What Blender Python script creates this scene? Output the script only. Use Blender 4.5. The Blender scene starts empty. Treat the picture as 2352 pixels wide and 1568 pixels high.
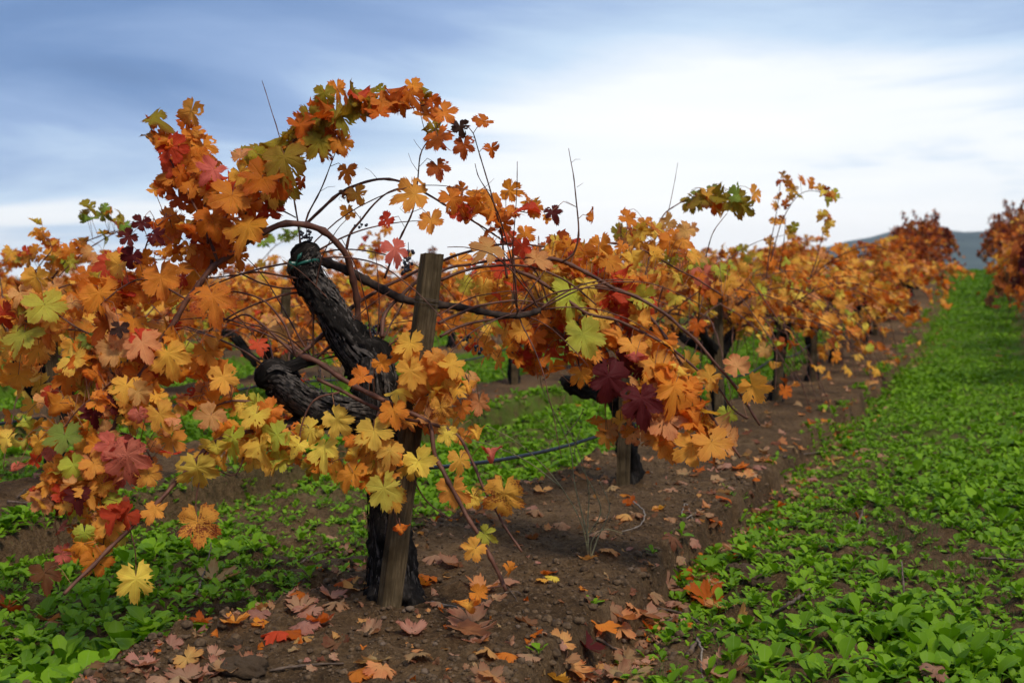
import bpy, math, random
import numpy as np
from mathutils import Vector, Matrix

SC = bpy.context.scene
COL = SC.collection
rnd = random.Random(11)
R = math.radians

# ------------------------------------------------------------------ camera
EYE = 1.2
FPX = 2744.0                      # focal length in units of a 2352 px wide picture
HORIZON = 640.0
PITCH = math.atan((784.0 - HORIZON) / FPX)
cam_d = bpy.data.cameras.new('camera')
cam = bpy.data.objects.new('camera', cam_d)
COL.objects.link(cam)
cam_d.sensor_width = 36.0
cam_d.lens = 36.0 * FPX / 2352.0
cam_d.clip_start = 0.05
cam_d.clip_end = 9000
cam_d.dof.use_dof = True
cam_d.dof.focus_distance = 4.35
cam_d.dof.aperture_fstop = 3.2
cam.location = (0, 0, EYE)
cam.rotation_euler = (math.pi / 2 - PITCH, 0, 0)
SC.camera = cam

# ------------------------------------------------------------------ sky and sun
SUN_EL, SUN_AZ = R(52), R(150)    # azimuth measured clockwise from +Y: high, behind the right shoulder
world = bpy.data.worlds.new('World')
SC.world = world
world.use_nodes = True
wt = world.node_tree
wt.nodes.clear()


def nd(tree, kind, **kw):
    n = tree.nodes.new(kind)
    for k, v in kw.items():
        if k.startswith('in_'):
            key = k[3:]
            key = int(key) if key.isdigit() else key.replace('_', ' ')
            n.inputs[key].default_value = v
        else:
            setattr(n, k, v)
    return n


def mth(tree, op, a, b=None, c=None, clamp=False):
    n = tree.nodes.new('ShaderNodeMath')
    n.operation = op
    n.use_clamp = clamp
    for i, v in enumerate((a, b, c)):
        if v is None:
            continue
        if isinstance(v, (int, float)):
            n.inputs[i].default_value = v
        else:
            tree.links.new(v, n.inputs[i])
    return n.outputs[0]


def ramp(tree, fac, stops, interp='LINEAR'):
    n = tree.nodes.new('ShaderNodeValToRGB')
    n.color_ramp.interpolation = interp
    el = n.color_ramp.elements
    while len(el) < len(stops):
        el.new(0.5)
    for e, (p, c) in zip(el, stops):
        e.position = p
        e.color = (*c, 1) if len(c) == 3 else c
    tree.links.new(fac, n.inputs[0])
    return n.outputs[0]


def mixc(tree, fac, a, b, mode='MIX'):
    n = tree.nodes.new('ShaderNodeMix')
    n.data_type = 'RGBA'
    n.blend_type = mode
    for sock, v in ((n.inputs[0], fac), (n.inputs[6], a), (n.inputs[7], b)):
        if isinstance(v, (int, float)):
            sock.default_value = v
        elif isinstance(v, tuple):
            sock.default_value = (*v, 1) if len(v) == 3 else v
        else:
            tree.links.new(v, sock)
    return n.outputs[2]


def build_sky():
    t = wt
    L = t.links.new
    sky = nd(t, 'ShaderNodeTexSky', sky_type='NISHITA')
    sky.sun_disc = False
    sky.sun_elevation = SUN_EL
    sky.sun_rotation = SUN_AZ
    tc = nd(t, 'ShaderNodeTexCoord')
    sep = nd(t, 'ShaderNodeSeparateXYZ')
    L(tc.outputs['Generated'], sep.inputs[0])
    x, y, z = sep.outputs
    zc = mth(t, 'MAXIMUM', z, 0.0)
    den = mth(t, 'ADD', zc, 0.11)
    px, py = mth(t, 'DIVIDE', x, den), mth(t, 'DIVIDE', y, den)
    cmb = nd(t, 'ShaderNodeCombineXYZ')
    L(mth(t, 'MULTIPLY', px, 0.62), cmb.inputs[0]); L(py, cmb.inputs[1])
    cmb.inputs[2].default_value = 3.7
    n1 = nd(t, 'ShaderNodeTexNoise', in_Scale=0.60, in_Detail=7.0, in_Roughness=0.56, in_Distortion=0.5)
    L(cmb.outputs[0], n1.inputs['Vector'])
    n2 = nd(t, 'ShaderNodeTexNoise', in_Scale=0.17, in_Detail=2.0, in_Roughness=0.45)
    L(cmb.outputs[0], n2.inputs['Vector'])
    # the veiled sun's glow: brightest low in front, to the right of the vine
    g = Vector((0.17, 0.975, 0.085)).normalized()
    dot = mth(t, 'ADD', mth(t, 'ADD', mth(t, 'MULTIPLY', x, g.x), mth(t, 'MULTIPLY', y, g.y)), mth(t, 'MULTIPLY', z, g.z))
    glow = mth(t, 'POWER', mth(t, 'MAXIMUM', dot, 0.0), 24.0)
    low = mth(t, 'POWER', mth(t, 'SUBTRACT', 1.0, zc), 12.0)
    v = mth(t, 'MULTIPLY', mth(t, 'SUBTRACT', n1.outputs[0], 0.5), 1.15)
    v = mth(t, 'ADD', v, mth(t, 'MULTIPLY', mth(t, 'SUBTRACT', n2.outputs[0], 0.5), 0.65))
    v = mth(t, 'ADD', v, mth(t, 'MULTIPLY', glow, 0.52))
    v = mth(t, 'ADD', v, mth(t, 'MULTIPLY', low, 0.60))
    v = mth(t, 'ADD', v, 0.17)
    v = mth(t, 'ADD', v, mth(t, 'MULTIPLY', mth(t, 'SUBTRACT', zc, 0.26), 0.62, clamp=True))
    cl = ramp(t, v, [(0.0, (0.050, 0.095, 0.200)), (0.22, (0.090, 0.155, 0.295)), (0.42, (0.175, 0.25, 0.40)),
                     (0.58, (0.33, 0.415, 0.52)), (0.74, (0.56, 0.575, 0.59)), (1.0, (0.62, 0.62, 0.62))])
    clear = mixc(t, 1.0, sky.outputs[0], (0.06, 0.06, 0.06), 'MULTIPLY')
    col = mixc(t, 0.90, clear, cl)
    bg = nd(t, 'ShaderNodeBackground', in_Strength=1.0)
    L(col, bg.inputs[0])
    out = nd(t, 'ShaderNodeOutputWorld')
    L(bg.outputs[0], out.inputs[0])


build_sky()
sun_d = bpy.data.lights.new('sun', 'SUN')
sun_d.energy = 1.5
sun_d.angle = R(12)
sun_d.color = (1.0, 0.92, 0.80)
sun = bpy.data.objects.new('sun', sun_d)
COL.objects.link(sun)
sdir = Vector((math.sin(SUN_AZ) * math.cos(SUN_EL), math.cos(SUN_AZ) * math.cos(SUN_EL), math.sin(SUN_EL)))
sun.rotation_euler = (-sdir).to_track_quat('-Z', 'Y').to_euler()
SC.view_settings.view_transform = 'Standard'
SC.view_settings.look = 'None'
SC.view_settings.exposure = 0.96
SC.view_settings.gamma = 1.0
SC.view_settings.use_curve_mapping = False
SC.render.engine = 'CYCLES'
SC.cycles.max_bounces = 4
SC.cycles.diffuse_bounces = 2
SC.cycles.glossy_bounces = 1
SC.cycles.transmission_bounces = 2
SC.cycles.volume_bounces = 0
SC.cycles.use_adaptive_sampling = True
SC.cycles.adaptive_threshold = 0.02
SC.cycles.use_denoising = True

# ------------------------------------------------------------------ helpers


def tag(o, label=None, cat=None, group=None, kind=None):
    if label: o['label'] = label
    if cat: o['category'] = cat
    if group: o['group'] = group
    if kind: o['kind'] = kind
    return o


def add(name, data, parent=None, loc=None):
    o = bpy.data.objects.new(name, data)
    COL.objects.link(o)
    if parent is not None:
        o.parent = parent
    if loc is not None:
        o.location = loc
    return o


def empty(name, loc, rz=0.0):
    o = add(name, None, None, loc)
    o.rotation_euler = (0, 0, rz)
    o.empty_display_size = 0.05
    return o


def mesh_np(name, V, F, mat=None, smooth=True, uv=None, col=None):
    """V (n,3) array; F list of (m,k) int arrays"""
    V = np.asarray(V, dtype=np.float32)
    me = bpy.data.meshes.new(name)
    F = [np.asarray(f, dtype=np.int32) for f in (F if isinstance(F, list) else [F]) if len(f)]
    me.vertices.add(len(V))
    me.vertices.foreach_set('co', V.ravel())
    nl = sum(f.size for f in F)
    npoly = sum(len(f) for f in F)
    li = np.concatenate([f.ravel() for f in F])
    tot = np.concatenate([np.full(len(f), f.shape[1], np.int32) for f in F])
    st = np.concatenate([[0], np.cumsum(tot)[:-1]]).astype(np.int32)
    me.loops.add(nl)
    me.loops.foreach_set('vertex_index', li)
    me.polygons.add(npoly)
    me.polygons.foreach_set('loop_start', st)
    me.polygons.foreach_set('loop_total', tot)
    if uv is not None:
        u = me.uv_layers.new(name='UVMap')
        u.data.foreach_set('uv', np.asarray(uv, np.float32)[li].ravel())
    if col is not None:
        a = me.color_attributes.new('Col', 'FLOAT_COLOR', 'POINT')
        a.data.foreach_set('color', np.asarray(col, np.float32).ravel())
    me.polygons.foreach_set('use_smooth', np.full(npoly, smooth, dtype=bool))
    if mat is not None:
        me.materials.append(mat)
    me.update(calc_edges=True)
    me.validate()
    return me


class MB:
    """collects pieces of geometry for one mesh"""
    def __init__(self):
        self.V, self.Q, self.T, self.U, self.n = [], [], [], [], 0

    def add(self, V, Q=None, T=None, U=None):
        V = np.asarray(V, np.float32).reshape(-1, 3)
        if Q is not None and len(Q): self.Q.append(np.asarray(Q, np.int32) + self.n)
        if T is not None and len(T): self.T.append(np.asarray(T, np.int32) + self.n)
        self.V.append(V)
        self.U.append(np.zeros((len(V), 2), np.float32) if U is None else np.asarray(U, np.float32))
        self.n += len(V)

    def build(self, name, mat, parent=None, loc=None, smooth=True, off=None):
        V = np.concatenate(self.V)
        if off is not None:
            V = V - np.asarray(off, np.float32)
        F = []
        if self.Q: F.append(np.concatenate(self.Q))
        if self.T: F.append(np.concatenate(self.T))
        return add(name, mesh_np(name, V, F, mat, smooth, np.concatenate(self.U)), parent, loc)


def hash2(ix, iy, s):
    h = (ix.astype(np.int64) * 374761393 + iy.astype(np.int64) * 668265263 + s * 1442695041) & 0xFFFFFFFF
    h = ((h ^ (h >> 13)) * 1274126177) & 0xFFFFFFFF
    h = h ^ (h >> 16)
    return (h & 0xFFFFFF) / float(0xFFFFFF)


def vnoise(x, y, s=0):
    x = np.asarray(x, float); y = np.asarray(y, float)
    ix, iy = np.floor(x), np.floor(y)
    fx, fy = x - ix, y - iy
    fx = fx * fx * (3 - 2 * fx); fy = fy * fy * (3 - 2 * fy)
    ix = ix.astype(np.int64); iy = iy.astype(np.int64)
    a, b = hash2(ix, iy, s), hash2(ix + 1, iy, s)
    c, d = hash2(ix, iy + 1, s), hash2(ix + 1, iy + 1, s)
    return (a + (b - a) * fx) * (1 - fy) + (c + (d - c) * fx) * fy - 0.5


def fbm(x, y, s=0, octv=4, gain=0.5):
    r, a = 0, 1.0
    for i in range(octv):
        r = r + a * vnoise(x * 2 ** i + 17.3 * i, y * 2 ** i - 9.1 * i, s + i)
        a *= gain
    return r


def sstep(a, b, x):
    t = np.clip((np.asarray(x, float) - a) / (b - a), 0, 1)
    return t * t * (3 - 2 * t)


def at(px, py, Y):
    """point at distance Y ahead that the picture (2352 wide) shows at px, py"""
    xc, yc = (px - 1176.0) / FPX, (784.0 - py) / FPX
    c, s = math.cos(PITCH), math.sin(PITCH)
    d = Vector((xc, c + yc * s, -s + yc * c))
    k = Y / d.y
    return Vector((d.x * k, Y, EYE + d.z * k))


# ------------------------------------------------------------------ terrain
W = 3.05                 # spacing of the rows
SL = 0.41                # rows run along (SL, 1)
NRM = math.sqrt(1 + SL * SL)
RD = Vector((SL / NRM, 1 / NRM, 0))       # along the row
RW = Vector((1 / NRM, -SL / NRM, 0))      # across, towards the green aisle on the right


def row_x(y, k=0):
    y = np.asarray(y, float)
    return SL * y - 2.23 - 0.0007 * np.maximum(0, y - 15) ** 2 + k * W * NRM


def across(x, y):
    return (np.asarray(x, float) - row_x(y)) / NRM


def rise(y):
    y = np.asarray(y, float)
    t = np.clip(y - 13, 0, None)
    up = np.where(t < 8, 0.0036 * t * t, 0.0036 * 64 + 0.0576 * (t - 8))
    # crest near 46 m, then the ground falls away
    yc = 44.0
    tc = yc - 13
    top = 0.0036 * 64 + 0.0576 * (tc - 8)
    q = np.clip(y - yc, 0, None)
    fall = top + 0.0576 * q - 0.0075 * q * q
    fall = np.where(q > 10, top + 0.576 - 0.75 - 0.0924 * (q - 10), fall)
    z = np.where(y < yc, up, fall)
    return np.maximum(z, -3.0)


def H(x, y, fine=True):
    x = np.asarray(x, float); y = np.asarray(y, float)
    w = across(x, y)
    z = rise(y) * sstep(-15, -1, w)
    k = np.round(w / W)
    wl = w - k * W
    near = np.exp(-np.maximum(0, y - 5) / 25.0)
    e = 0.05 * fbm(x * 1.3, y * 1.3, 5, 3)
    berm = sstep(-0.66, -0.30, wl + e) * (1 - sstep(0.0, 0.030 + 0.03 * (vnoise(x * 2, y * 2, 44) + .5), wl - 0.70 + 1.0 * e + 0.03 * vnoise(x * 9, y * 9, 3)))
    rut = -0.035 * np.exp(-((wl - 0.83) / 0.10) ** 2)
    z = z - 0.165 + 0.165 * berm * (1 - 0.10 * (wl / 0.7) ** 2) + rut
    mound = 0.085 * np.exp(-((wl + 0.52) / 0.13) ** 2) * np.clip(0.3 + 2.2 * fbm(x * 2.6, y * 2.6, 9, 3), 0, 1.3)
    z = z + mound
    z = z + 0.030 * fbm(x * 1.1, y * 1.1, 21, 3)
    if fine:
        rough = 0.35 + 0.65 * np.clip(1 - berm * 0.55 + np.exp(-((wl + 0.6) / 0.25) ** 2), 0, 1.4)
        lump = np.maximum(0, fbm(x * 9, y * 9, 31, 2) - 0.02)
        z = z + near * (0.095 * lump * rough + 0.026 * fbm(x * 24, y * 24, 41, 3, .6) * rough + 0.007 * fbm(x * 80, y * 80, 51, 2))
    return z


def Hs(x, y):
    return float(H(np.array([x]), np.array([y]))[0])


def ground_at(px, py):
    """where the line of sight through px, py meets the ground"""
    a = at(px, py, 1.0)
    d = np.array([a.x, a.y, a.z - EYE])
    lo, hi = 1.0, 80.0
    for k in range(4):
        t = np.geomspace(lo, hi, 90)
        g = EYE + d[2] * t - H(d[0] * t, d[1] * t)
        neg = np.nonzero(g < 0)[0]
        if len(neg) == 0:
            return None
        i = max(1, neg[0])
        lo, hi = t[i - 1], t[i]
    return Vector((d[0] * hi, d[1] * hi, Hs(d[0] * hi, d[1] * hi)))


# ------------------------------------------------------------------ materials


def new_mat(name):
    m = bpy.data.materials.new(name)
    m.use_nodes = True
    t = m.node_tree
    t.nodes.clear()
    out = t.nodes.new('ShaderNodeOutputMaterial')
    return m, t, out


def noise(t, vec, scale, detail=4, rough=0.55, dist=0.0):
    n = nd(t, 'ShaderNodeTexNoise', in_Scale=scale, in_Detail=detail, in_Roughness=rough, in_Distortion=dist)
    if vec is not None:
        t.links.new(vec, n.inputs['Vector'])
    return n.outputs[0]


def mapping(t, vec, scale=(1, 1, 1)):
    n = nd(t, 'ShaderNodeMapping')
    n.inputs['Scale'].default_value = scale
    t.links.new(vec, n.inputs['Vector'])
    return n.outputs[0]


def bumpn(t, height, strength, dist):
    n = nd(t, 'ShaderNodeBump', in_Strength=strength, in_Distance=dist)
    t.links.new(height, n.inputs['Height'])
    return n.outputs[0]


def mat_simple(name, c0, c1, scale, rough=0.8, bump=0.3, bdist=0.004, stretch=(1, 1, 1), coord='Object', spec=0.3, detail=5, lo=0.35, hi=0.65):
    m, t, out = new_mat(name)
    tc = nd(t, 'ShaderNodeTexCoord')
    v = mapping(t, tc.outputs[coord], stretch)
    f = noise(t, v, scale, detail)
    c = ramp(t, f, [(lo, c0), (hi, c1)])
    b = nd(t, 'ShaderNodeBsdfPrincipled', in_Roughness=rough)
    b.inputs['Specular IOR Level'].default_value = spec
    t.links.new(c, b.inputs['Base Color'])
    if bump:
        t.links.new(bumpn(t, f, bump, bdist), b.inputs['Normal'])
    t.links.new(b.outputs[0], out.inputs[0])
    return m


def mat_leaf(name, source):
    """autumn vine leaf. source 'object': Object Info colour (alpha = how blotched); 'vertex': attribute Col"""
    m, t, out = new_mat(name)
    L = t.links.new
    tc = nd(t, 'ShaderNodeTexCoord')
    oi = nd(t, 'ShaderNodeObjectInfo')
    if source == 'object':
        base, blot = oi.outputs['Color'], oi.outputs['Alpha']
    else:
        a = nd(t, 'ShaderNodeAttribute', attribute_name='Col')
        base, blot = a.outputs['Color'], a.outputs['Alpha']
    sep = nd(t, 'ShaderNodeSeparateXYZ')
    L(tc.outputs['UV'], sep.inputs[0])
    ux = mth(t, 'SUBTRACT', mth(t, 'MULTIPLY', sep.outputs[0], 2.0), 1.0)
    uy = mth(t, 'SUBTRACT', mth(t, 'MULTIPLY', sep.outputs[1], 2.0), 1.0)
    ang = mth(t, 'ARCTAN2', ux, uy)
    rad = mth(t, 'SQRT', mth(t, 'ADD', mth(t, 'MULTIPLY', ux, ux), mth(t, 'MULTIPLY', uy, uy)))
    pp = mth(t, 'PINGPONG', ang, R(27))
    # main veins lie on multiples of 54 degrees
    dv = mth(t, 'MULTIPLY', pp, rad)
    vein = mth(t, 'SUBTRACT', 1.0, mth(t, 'DIVIDE', dv, mth(t, 'SUBTRACT', 0.030, mth(t, 'MULTIPLY', rad, 0.018))), clamp=True)
    vein = mth(t, 'MULTIPLY', vein, mth(t, 'MULTIPLY', rad, 7.0, clamp=True))
    # offset the noise per leaf
    cmb = nd(t, 'ShaderNodeCombineXYZ')
    L(mth(t, 'ADD', ux, mth(t, 'MULTIPLY', oi.outputs['Random'], 91.0)), cmb.inputs[0])
    L(mth(t, 'ADD', uy, mth(t, 'MULTIPLY', oi.outputs['Random'], 37.0)), cmb.inputs[1])
    if source != 'object':
        L(mth(t, 'MULTIPLY', blot, 40.0), cmb.inputs[2])
    vec = cmb.outputs[0]
    n1 = noise(t, vec, 1.8, 3, 0.6)
    n2 = noise(t, vec, 15.0, 3 if source == 'object' else 1, 0.6)
    if source == 'object':
        vor = nd(t, 'ShaderNodeTexVoronoi', feature='DISTANCE_TO_EDGE', in_Scale=11.0)
        L(vec, vor.inputs['Vector'])
        net = mth(t, 'SUBTRACT', 1.0, mth(t, 'MULTIPLY', vor.outputs['Distance'], 9.0), clamp=True)
    else:
        net = vein
    # broad tone: warmer and deeper towards the margin
    f1 = mth(t, 'ADD', mth(t, 'MULTIPLY', mth(t, 'SUBTRACT', n1, 0.5), 2.2), mth(t, 'SUBTRACT', mth(t, 'MULTIPLY', rad, 0.75), 0.25), clamp=True)
    deep = mixc(t, 1.0, base, (0.66, 0.34, 0.28), 'MULTIPLY')
    c = mixc(t, mth(t, 'MULTIPLY', f1, mth(t, 'ADD', 0.55, blot), clamp=True), base, deep)
    pale = mixc(t, oi.outputs['Random'], mixc(t, 1.0, base, (1.08, 1.12, 1.10), 'MULTIPLY'), mixc(t, 1.0, base, (0.97, 1.22, 1.05), 'MULTIPLY'))
    f2 = mth(t, 'MULTIPLY', mth(t, 'SUBTRACT', 0.80, rad), 0.75, clamp=True)
    c = mixc(t, f2, c, pale)
    c = mixc(t, mth(t, 'MULTIPLY', net, 0.24), c, pale)
    edge = mth(t, 'MULTIPLY', mth(t, 'SUBTRACT', mth(t, 'ADD', rad, mth(t, 'MULTIPLY', mth(t, 'SUBTRACT', n1, 0.5), 1.3)), 0.78), 3.2, clamp=True)
    c = mixc(t, mth(t, 'MULTIPLY', edge, mth(t, 'ADD', 0.18, mth(t, 'MULTIPLY', blot, 0.75)), clamp=True), c, mixc(t, 0.55, c, (0.30, 0.055, 0.014)))
    c = mixc(t, mth(t, 'MULTIPLY', vein, 0.50), c, mixc(t, 1.0, base, (1.25, 1.55, 1.5), 'MULTIPLY'))
    # blotches and speckle
    thr = mth(t, 'SUBTRACT', 0.80, mth(t, 'MULTIPLY', blot, 0.26))
    bl = mth(t, 'MULTIPLY', mth(t, 'SUBTRACT', mth(t, 'ADD', mth(t, 'MULTIPLY', n1, 0.55), mth(t, 'MULTIPLY', n2, 0.50)), thr), 14.0, clamp=True)
    bl = mth(t, 'MULTIPLY', bl, mth(t, 'SUBTRACT', 1.0, mth(t, 'MULTIPLY', vein, 0.7)))
    c = mixc(t, mth(t, 'MULTIPLY', bl, 0.85), c, (0.16, 0.018, 0.016))
    sp = mth(t, 'MULTIPLY', mth(t, 'SUBTRACT', n2, 0.66), 18.0, clamp=True)
    c = mixc(t, mth(t, 'MULTIPLY', sp, 0.65), c, (0.10, 0.03, 0.012))
    hgt = mth(t, 'SUBTRACT', mth(t, 'MULTIPLY', net, 0.35), mth(t, 'MULTIPLY', vein, 1.0))
    b = nd(t, 'ShaderNodeBsdfPrincipled', in_Roughness=0.55)
    b.inputs['Specular IOR Level'].default_value = 0.14
    L(c, b.inputs['Base Color'])
    L(bumpn(t, hgt, 0.5, 0.004), b.inputs['Normal'])
    tr = nd(t, 'ShaderNodeBsdfTranslucent')
    L(mixc(t, 1.0, c, (1.12, 0.84, 0.55), 'MULTIPLY'), tr.inputs['Color'])
    mx = nd(t, 'ShaderNodeMixShader', in_0=0.45)
    L(b.outputs[0], mx.inputs[1]); L(tr.outputs[0], mx.inputs[2])
    L(mx.outputs[0], out.inputs[0])
    return m


def mat_green(name, c0, c1, rough=0.42, source=None):
    m, t, out = new_mat(name)
    L = t.links.new
    tc = nd(t, 'ShaderNodeTexCoord')
    oi = nd(t, 'ShaderNodeObjectInfo')
    geo = nd(t, 'ShaderNodeNewGeometry')
    f = mth(t, 'FRACT', mth(t, 'ADD', mth(t, 'MULTIPLY', geo.outputs['Random Per Island'], 1.0), oi.outputs['Random']))
    n = noise(t, geo.outputs['Position'], 3.0, 3)
    n3 = noise(t, geo.outputs['Position'], 60.0, 2)
    ff = mth(t, 'ADD', mth(t, 'MULTIPLY', f, 0.65), mth(t, 'MULTIPLY', mth(t, 'SUBTRACT', n, 0.3), 0.9), clamp=True)
    c = mixc(t, ff, c0, c1)
    c = mixc(t, mth(t, 'MULTIPLY', n3, 0.25), c, (0.12, 0.20, 0.03))
    sep = nd(t, 'ShaderNodeSeparateXYZ')
    L(tc.outputs['UV'], sep.inputs[0])
    rib = mth(t, 'SUBTRACT', 1.0, mth(t, 'MULTIPLY', mth(t, 'ABSOLUTE', mth(t, 'SUBTRACT', sep.outputs[0], 0.5)), 22.0), clamp=True)
    c = mixc(t, mth(t, 'MULTIPLY', rib, 0.35), c, (0.25, 0.36, 0.10))
    b = nd(t, 'ShaderNodeBsdfPrincipled', in_Roughness=rough)
    b.inputs['Specular IOR Level'].default_value = 0.13
    L(c, b.inputs['Base Color'])
    tr = nd(t, 'ShaderNodeBsdfTranslucent')
    L(mixc(t, 1.0, c, (1.1, 1.25, 0.5), 'MULTIPLY'), tr.inputs['Color'])
    mx = nd(t, 'ShaderNodeMixShader', in_0=0.32)
    L(b.outputs[0], mx.inputs[1]); L(tr.outputs[0], mx.inputs[2])
    L(mx.outputs[0], out.inputs[0])
    return m


def mat_soil():
    m, t, out = new_mat('soil')
    L = t.links.new
    geo = nd(t, 'ShaderNodeNewGeometry')
    P = geo.outputs['Position']
    a = noise(t, P, 1.3, 5, 0.6)
    b_ = noise(t, P, 26.0, 6, 0.72)
    c_ = noise(t, P, 95.0, 5, 0.75)
    vo = nd(t, 'ShaderNodeTexVoronoi', in_Scale=85.0)
    L(P, vo.inputs['Vector'])
    col = ramp(t, mth(t, 'ADD', mth(t, 'MULTIPLY', a, 0.45), mth(t, 'MULTIPLY', b_, 0.55)),
               [(0.36, (0.046, 0.025, 0.011)), (0.50, (0.130, 0.074, 0.033)), (0.64, (0.250, 0.150, 0.072))])
    col = mixc(t, mth(t, 'MULTIPLY', mth(t, 'SUBTRACT', c_, 0.56), 6.0, clamp=True), col, (0.30, 0.205, 0.12))
    col = mixc(t, mth(t, 'MULTIPLY', mth(t, 'SUBTRACT', 0.45, c_), 7.0, clamp=True), col, (0.026, 0.015, 0.008))
    grit = mth(t, 'MULTIPLY', mth(t, 'SUBTRACT', 0.30, vo.outputs['Distance']), 3.0, clamp=True)
    # thin green fuzz of seedlings too small to pick apart, far along the aisles
    at_ = nd(t, 'ShaderNodeAttribute', attribute_name='Col')
    g1 = noise(t, P, 5.0, 5, 0.7)
    gm = mth(t, 'MULTIPLY', at_.outputs['Fac'], mth(t, 'MULTIPLY', mth(t, 'SUBTRACT', g1, 0.33), 5.0, clamp=True), clamp=True)
    col = mixc(t, gm, col, (0.085, 0.200, 0.005))
    b = nd(t, 'ShaderNodeBsdfPrincipled', in_Roughness=0.95)
    b.inputs['Specular IOR Level'].default_value = 0.12
    L(col, b.inputs['Base Color'])
    h = mth(t, 'ADD', mth(t, 'ADD', mth(t, 'MULTIPLY', b_, 1.0), mth(t, 'MULTIPLY', c_, 0.6)), mth(t, 'MULTIPLY', grit, 0.25))
    L(bumpn(t, h, 1.0, 0.035), b.inputs['Normal'])
    L(b.outputs[0], out.inputs[0])
    return m


def mat_bark(name, c0, c1, c2, stretch=(15, 9, 1)):
    m, t, out = new_mat(name)
    L = t.links.new
    tc = nd(t, 'ShaderNodeTexCoord')
    v = mapping(t, tc.outputs['UV'], stretch)
    f = noise(t, v, 1.6, 7, 0.70, 1.0)
    g = noise(t, mapping(t, tc.outputs['UV'], (stretch[0] * 3, stretch[1] * 2.4, 1)), 1.5, 5, 0.75, 0.6)
    n = noise(t, tc.outputs['Object'], 7.0, 3)
    k = mth(t, 'ADD', mth(t, 'MULTIPLY', f, 0.6), mth(t, 'MULTIPLY', g, 0.4))
    col = ramp(t, k, [(0.36, c0), (0.52, c1), (0.66, c2)])
    col = mixc(t, mth(t, 'MULTIPLY', mth(t, 'SUBTRACT', 0.56, n), 4.5, clamp=True), col, c0)
    b = nd(t, 'ShaderNodeBsdfPrincipled', in_Roughness=0.95)
    b.inputs['Specular IOR Level'].default_value = 0.08
    L(col, b.inputs['Base Color'])
    L(bumpn(t, k, 1.0, 0.012), b.inputs['Normal'])
    L(b.outputs[0], out.inputs[0])
    return m


M = {}
M['leaf'] = mat_leaf('vine_leaf', 'object')
M['leafv'] = mat_leaf('vine_leaf_mass', 'vertex')
M['green'] = mat_green('seedling_leaf', (0.060, 0.148, 0.003), (0.235, 0.405, 0.009), 0.5)
M['grass'] = mat_green('grass_blade', (0.055, 0.100, 0.016), (0.090, 0.170, 0.030), 0.5)
M['soil'] = mat_soil()
M['bark'] = mat_bark('vine_bark', (0.007, 0.006, 0.005), (0.022, 0.018, 0.015), (0.088, 0.072, 0.060))
M['cane'] = mat_simple('cane_bark', (0.060, 0.020, 0.011), (0.155, 0.062, 0.034), 22, 0.6, 0.25, 0.002, (1, 1, 1))
M['cane_old'] = mat_simple('old_cane_bark', (0.016, 0.010, 0.007), (0.060, 0.036, 0.024), 45, 0.85, 0.5, 0.004)
M['petiole'] = mat_simple('petiole', (0.16, 0.050, 0.022), (0.30, 0.13, 0.05), 30, 0.5, 0.0)
M['strip'] = mat_simple('bark_strip', (0.012, 0.010, 0.009), (0.120, 0.098, 0.080), 60, 0.9, 0.3, 0.002)
M['post'] = mat_bark('weathered_stake', (0.046, 0.030, 0.014), (0.135, 0.093, 0.048), (0.235, 0.170, 0.095), (22, 3.2, 1))
M['hose'] = mat_simple('drip_hose', (0.012, 0.012, 0.013), (0.030, 0.030, 0.032), 25, 0.42, 0.1, 0.001, spec=0.5)
M['wire'] = mat_simple('rusty_wire', (0.050, 0.035, 0.026), (0.11, 0.075, 0.05), 60, 0.6, 0.2, 0.001)
M['tie'] = mat_simple('green_tape', (0.004, 0.060, 0.042), (0.008, 0.110, 0.078), 25, 0.35, 0.2, 0.002, spec=0.5)
M['grape'] = mat_simple('dried_grape', (0.008, 0.008, 0.013), (0.030, 0.028, 0.045), 40, 0.45, 0.3, 0.002, spec=0.5)
M['twig'] = mat_simple('dead_twig', (0.050, 0.030, 0.020), (0.17, 0.115, 0.078), 40, 0.85, 0.5, 0.003)
M['pale_twig'] = mat_simple('bleached_twig', (0.12, 0.088, 0.062), (0.26, 0.21, 0.16), 40, 0.8, 0.3, 0.002)
M['weed'] = mat_simple('dry_weed', (0.20, 0.16, 0.075), (0.36, 0.31, 0.15), 30, 0.7, 0.0)
M['seedhead'] = mat_simple('seed_head', (0.030, 0.020, 0.013), (0.085, 0.06, 0.04), 80, 0.9, 0.4, 0.002)
M['stone'] = mat_simple('pebble', (0.075, 0.048, 0.030), (0.20, 0.135, 0.088), 30, 0.85, 0.4, 0.004)
M['clod'] = mat_simple('clod', (0.048, 0.028, 0.014), (0.150, 0.092, 0.048), 45, 0.95, 0.9, 0.01, detail=7)

# ------------------------------------------------------------------ ground


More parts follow.
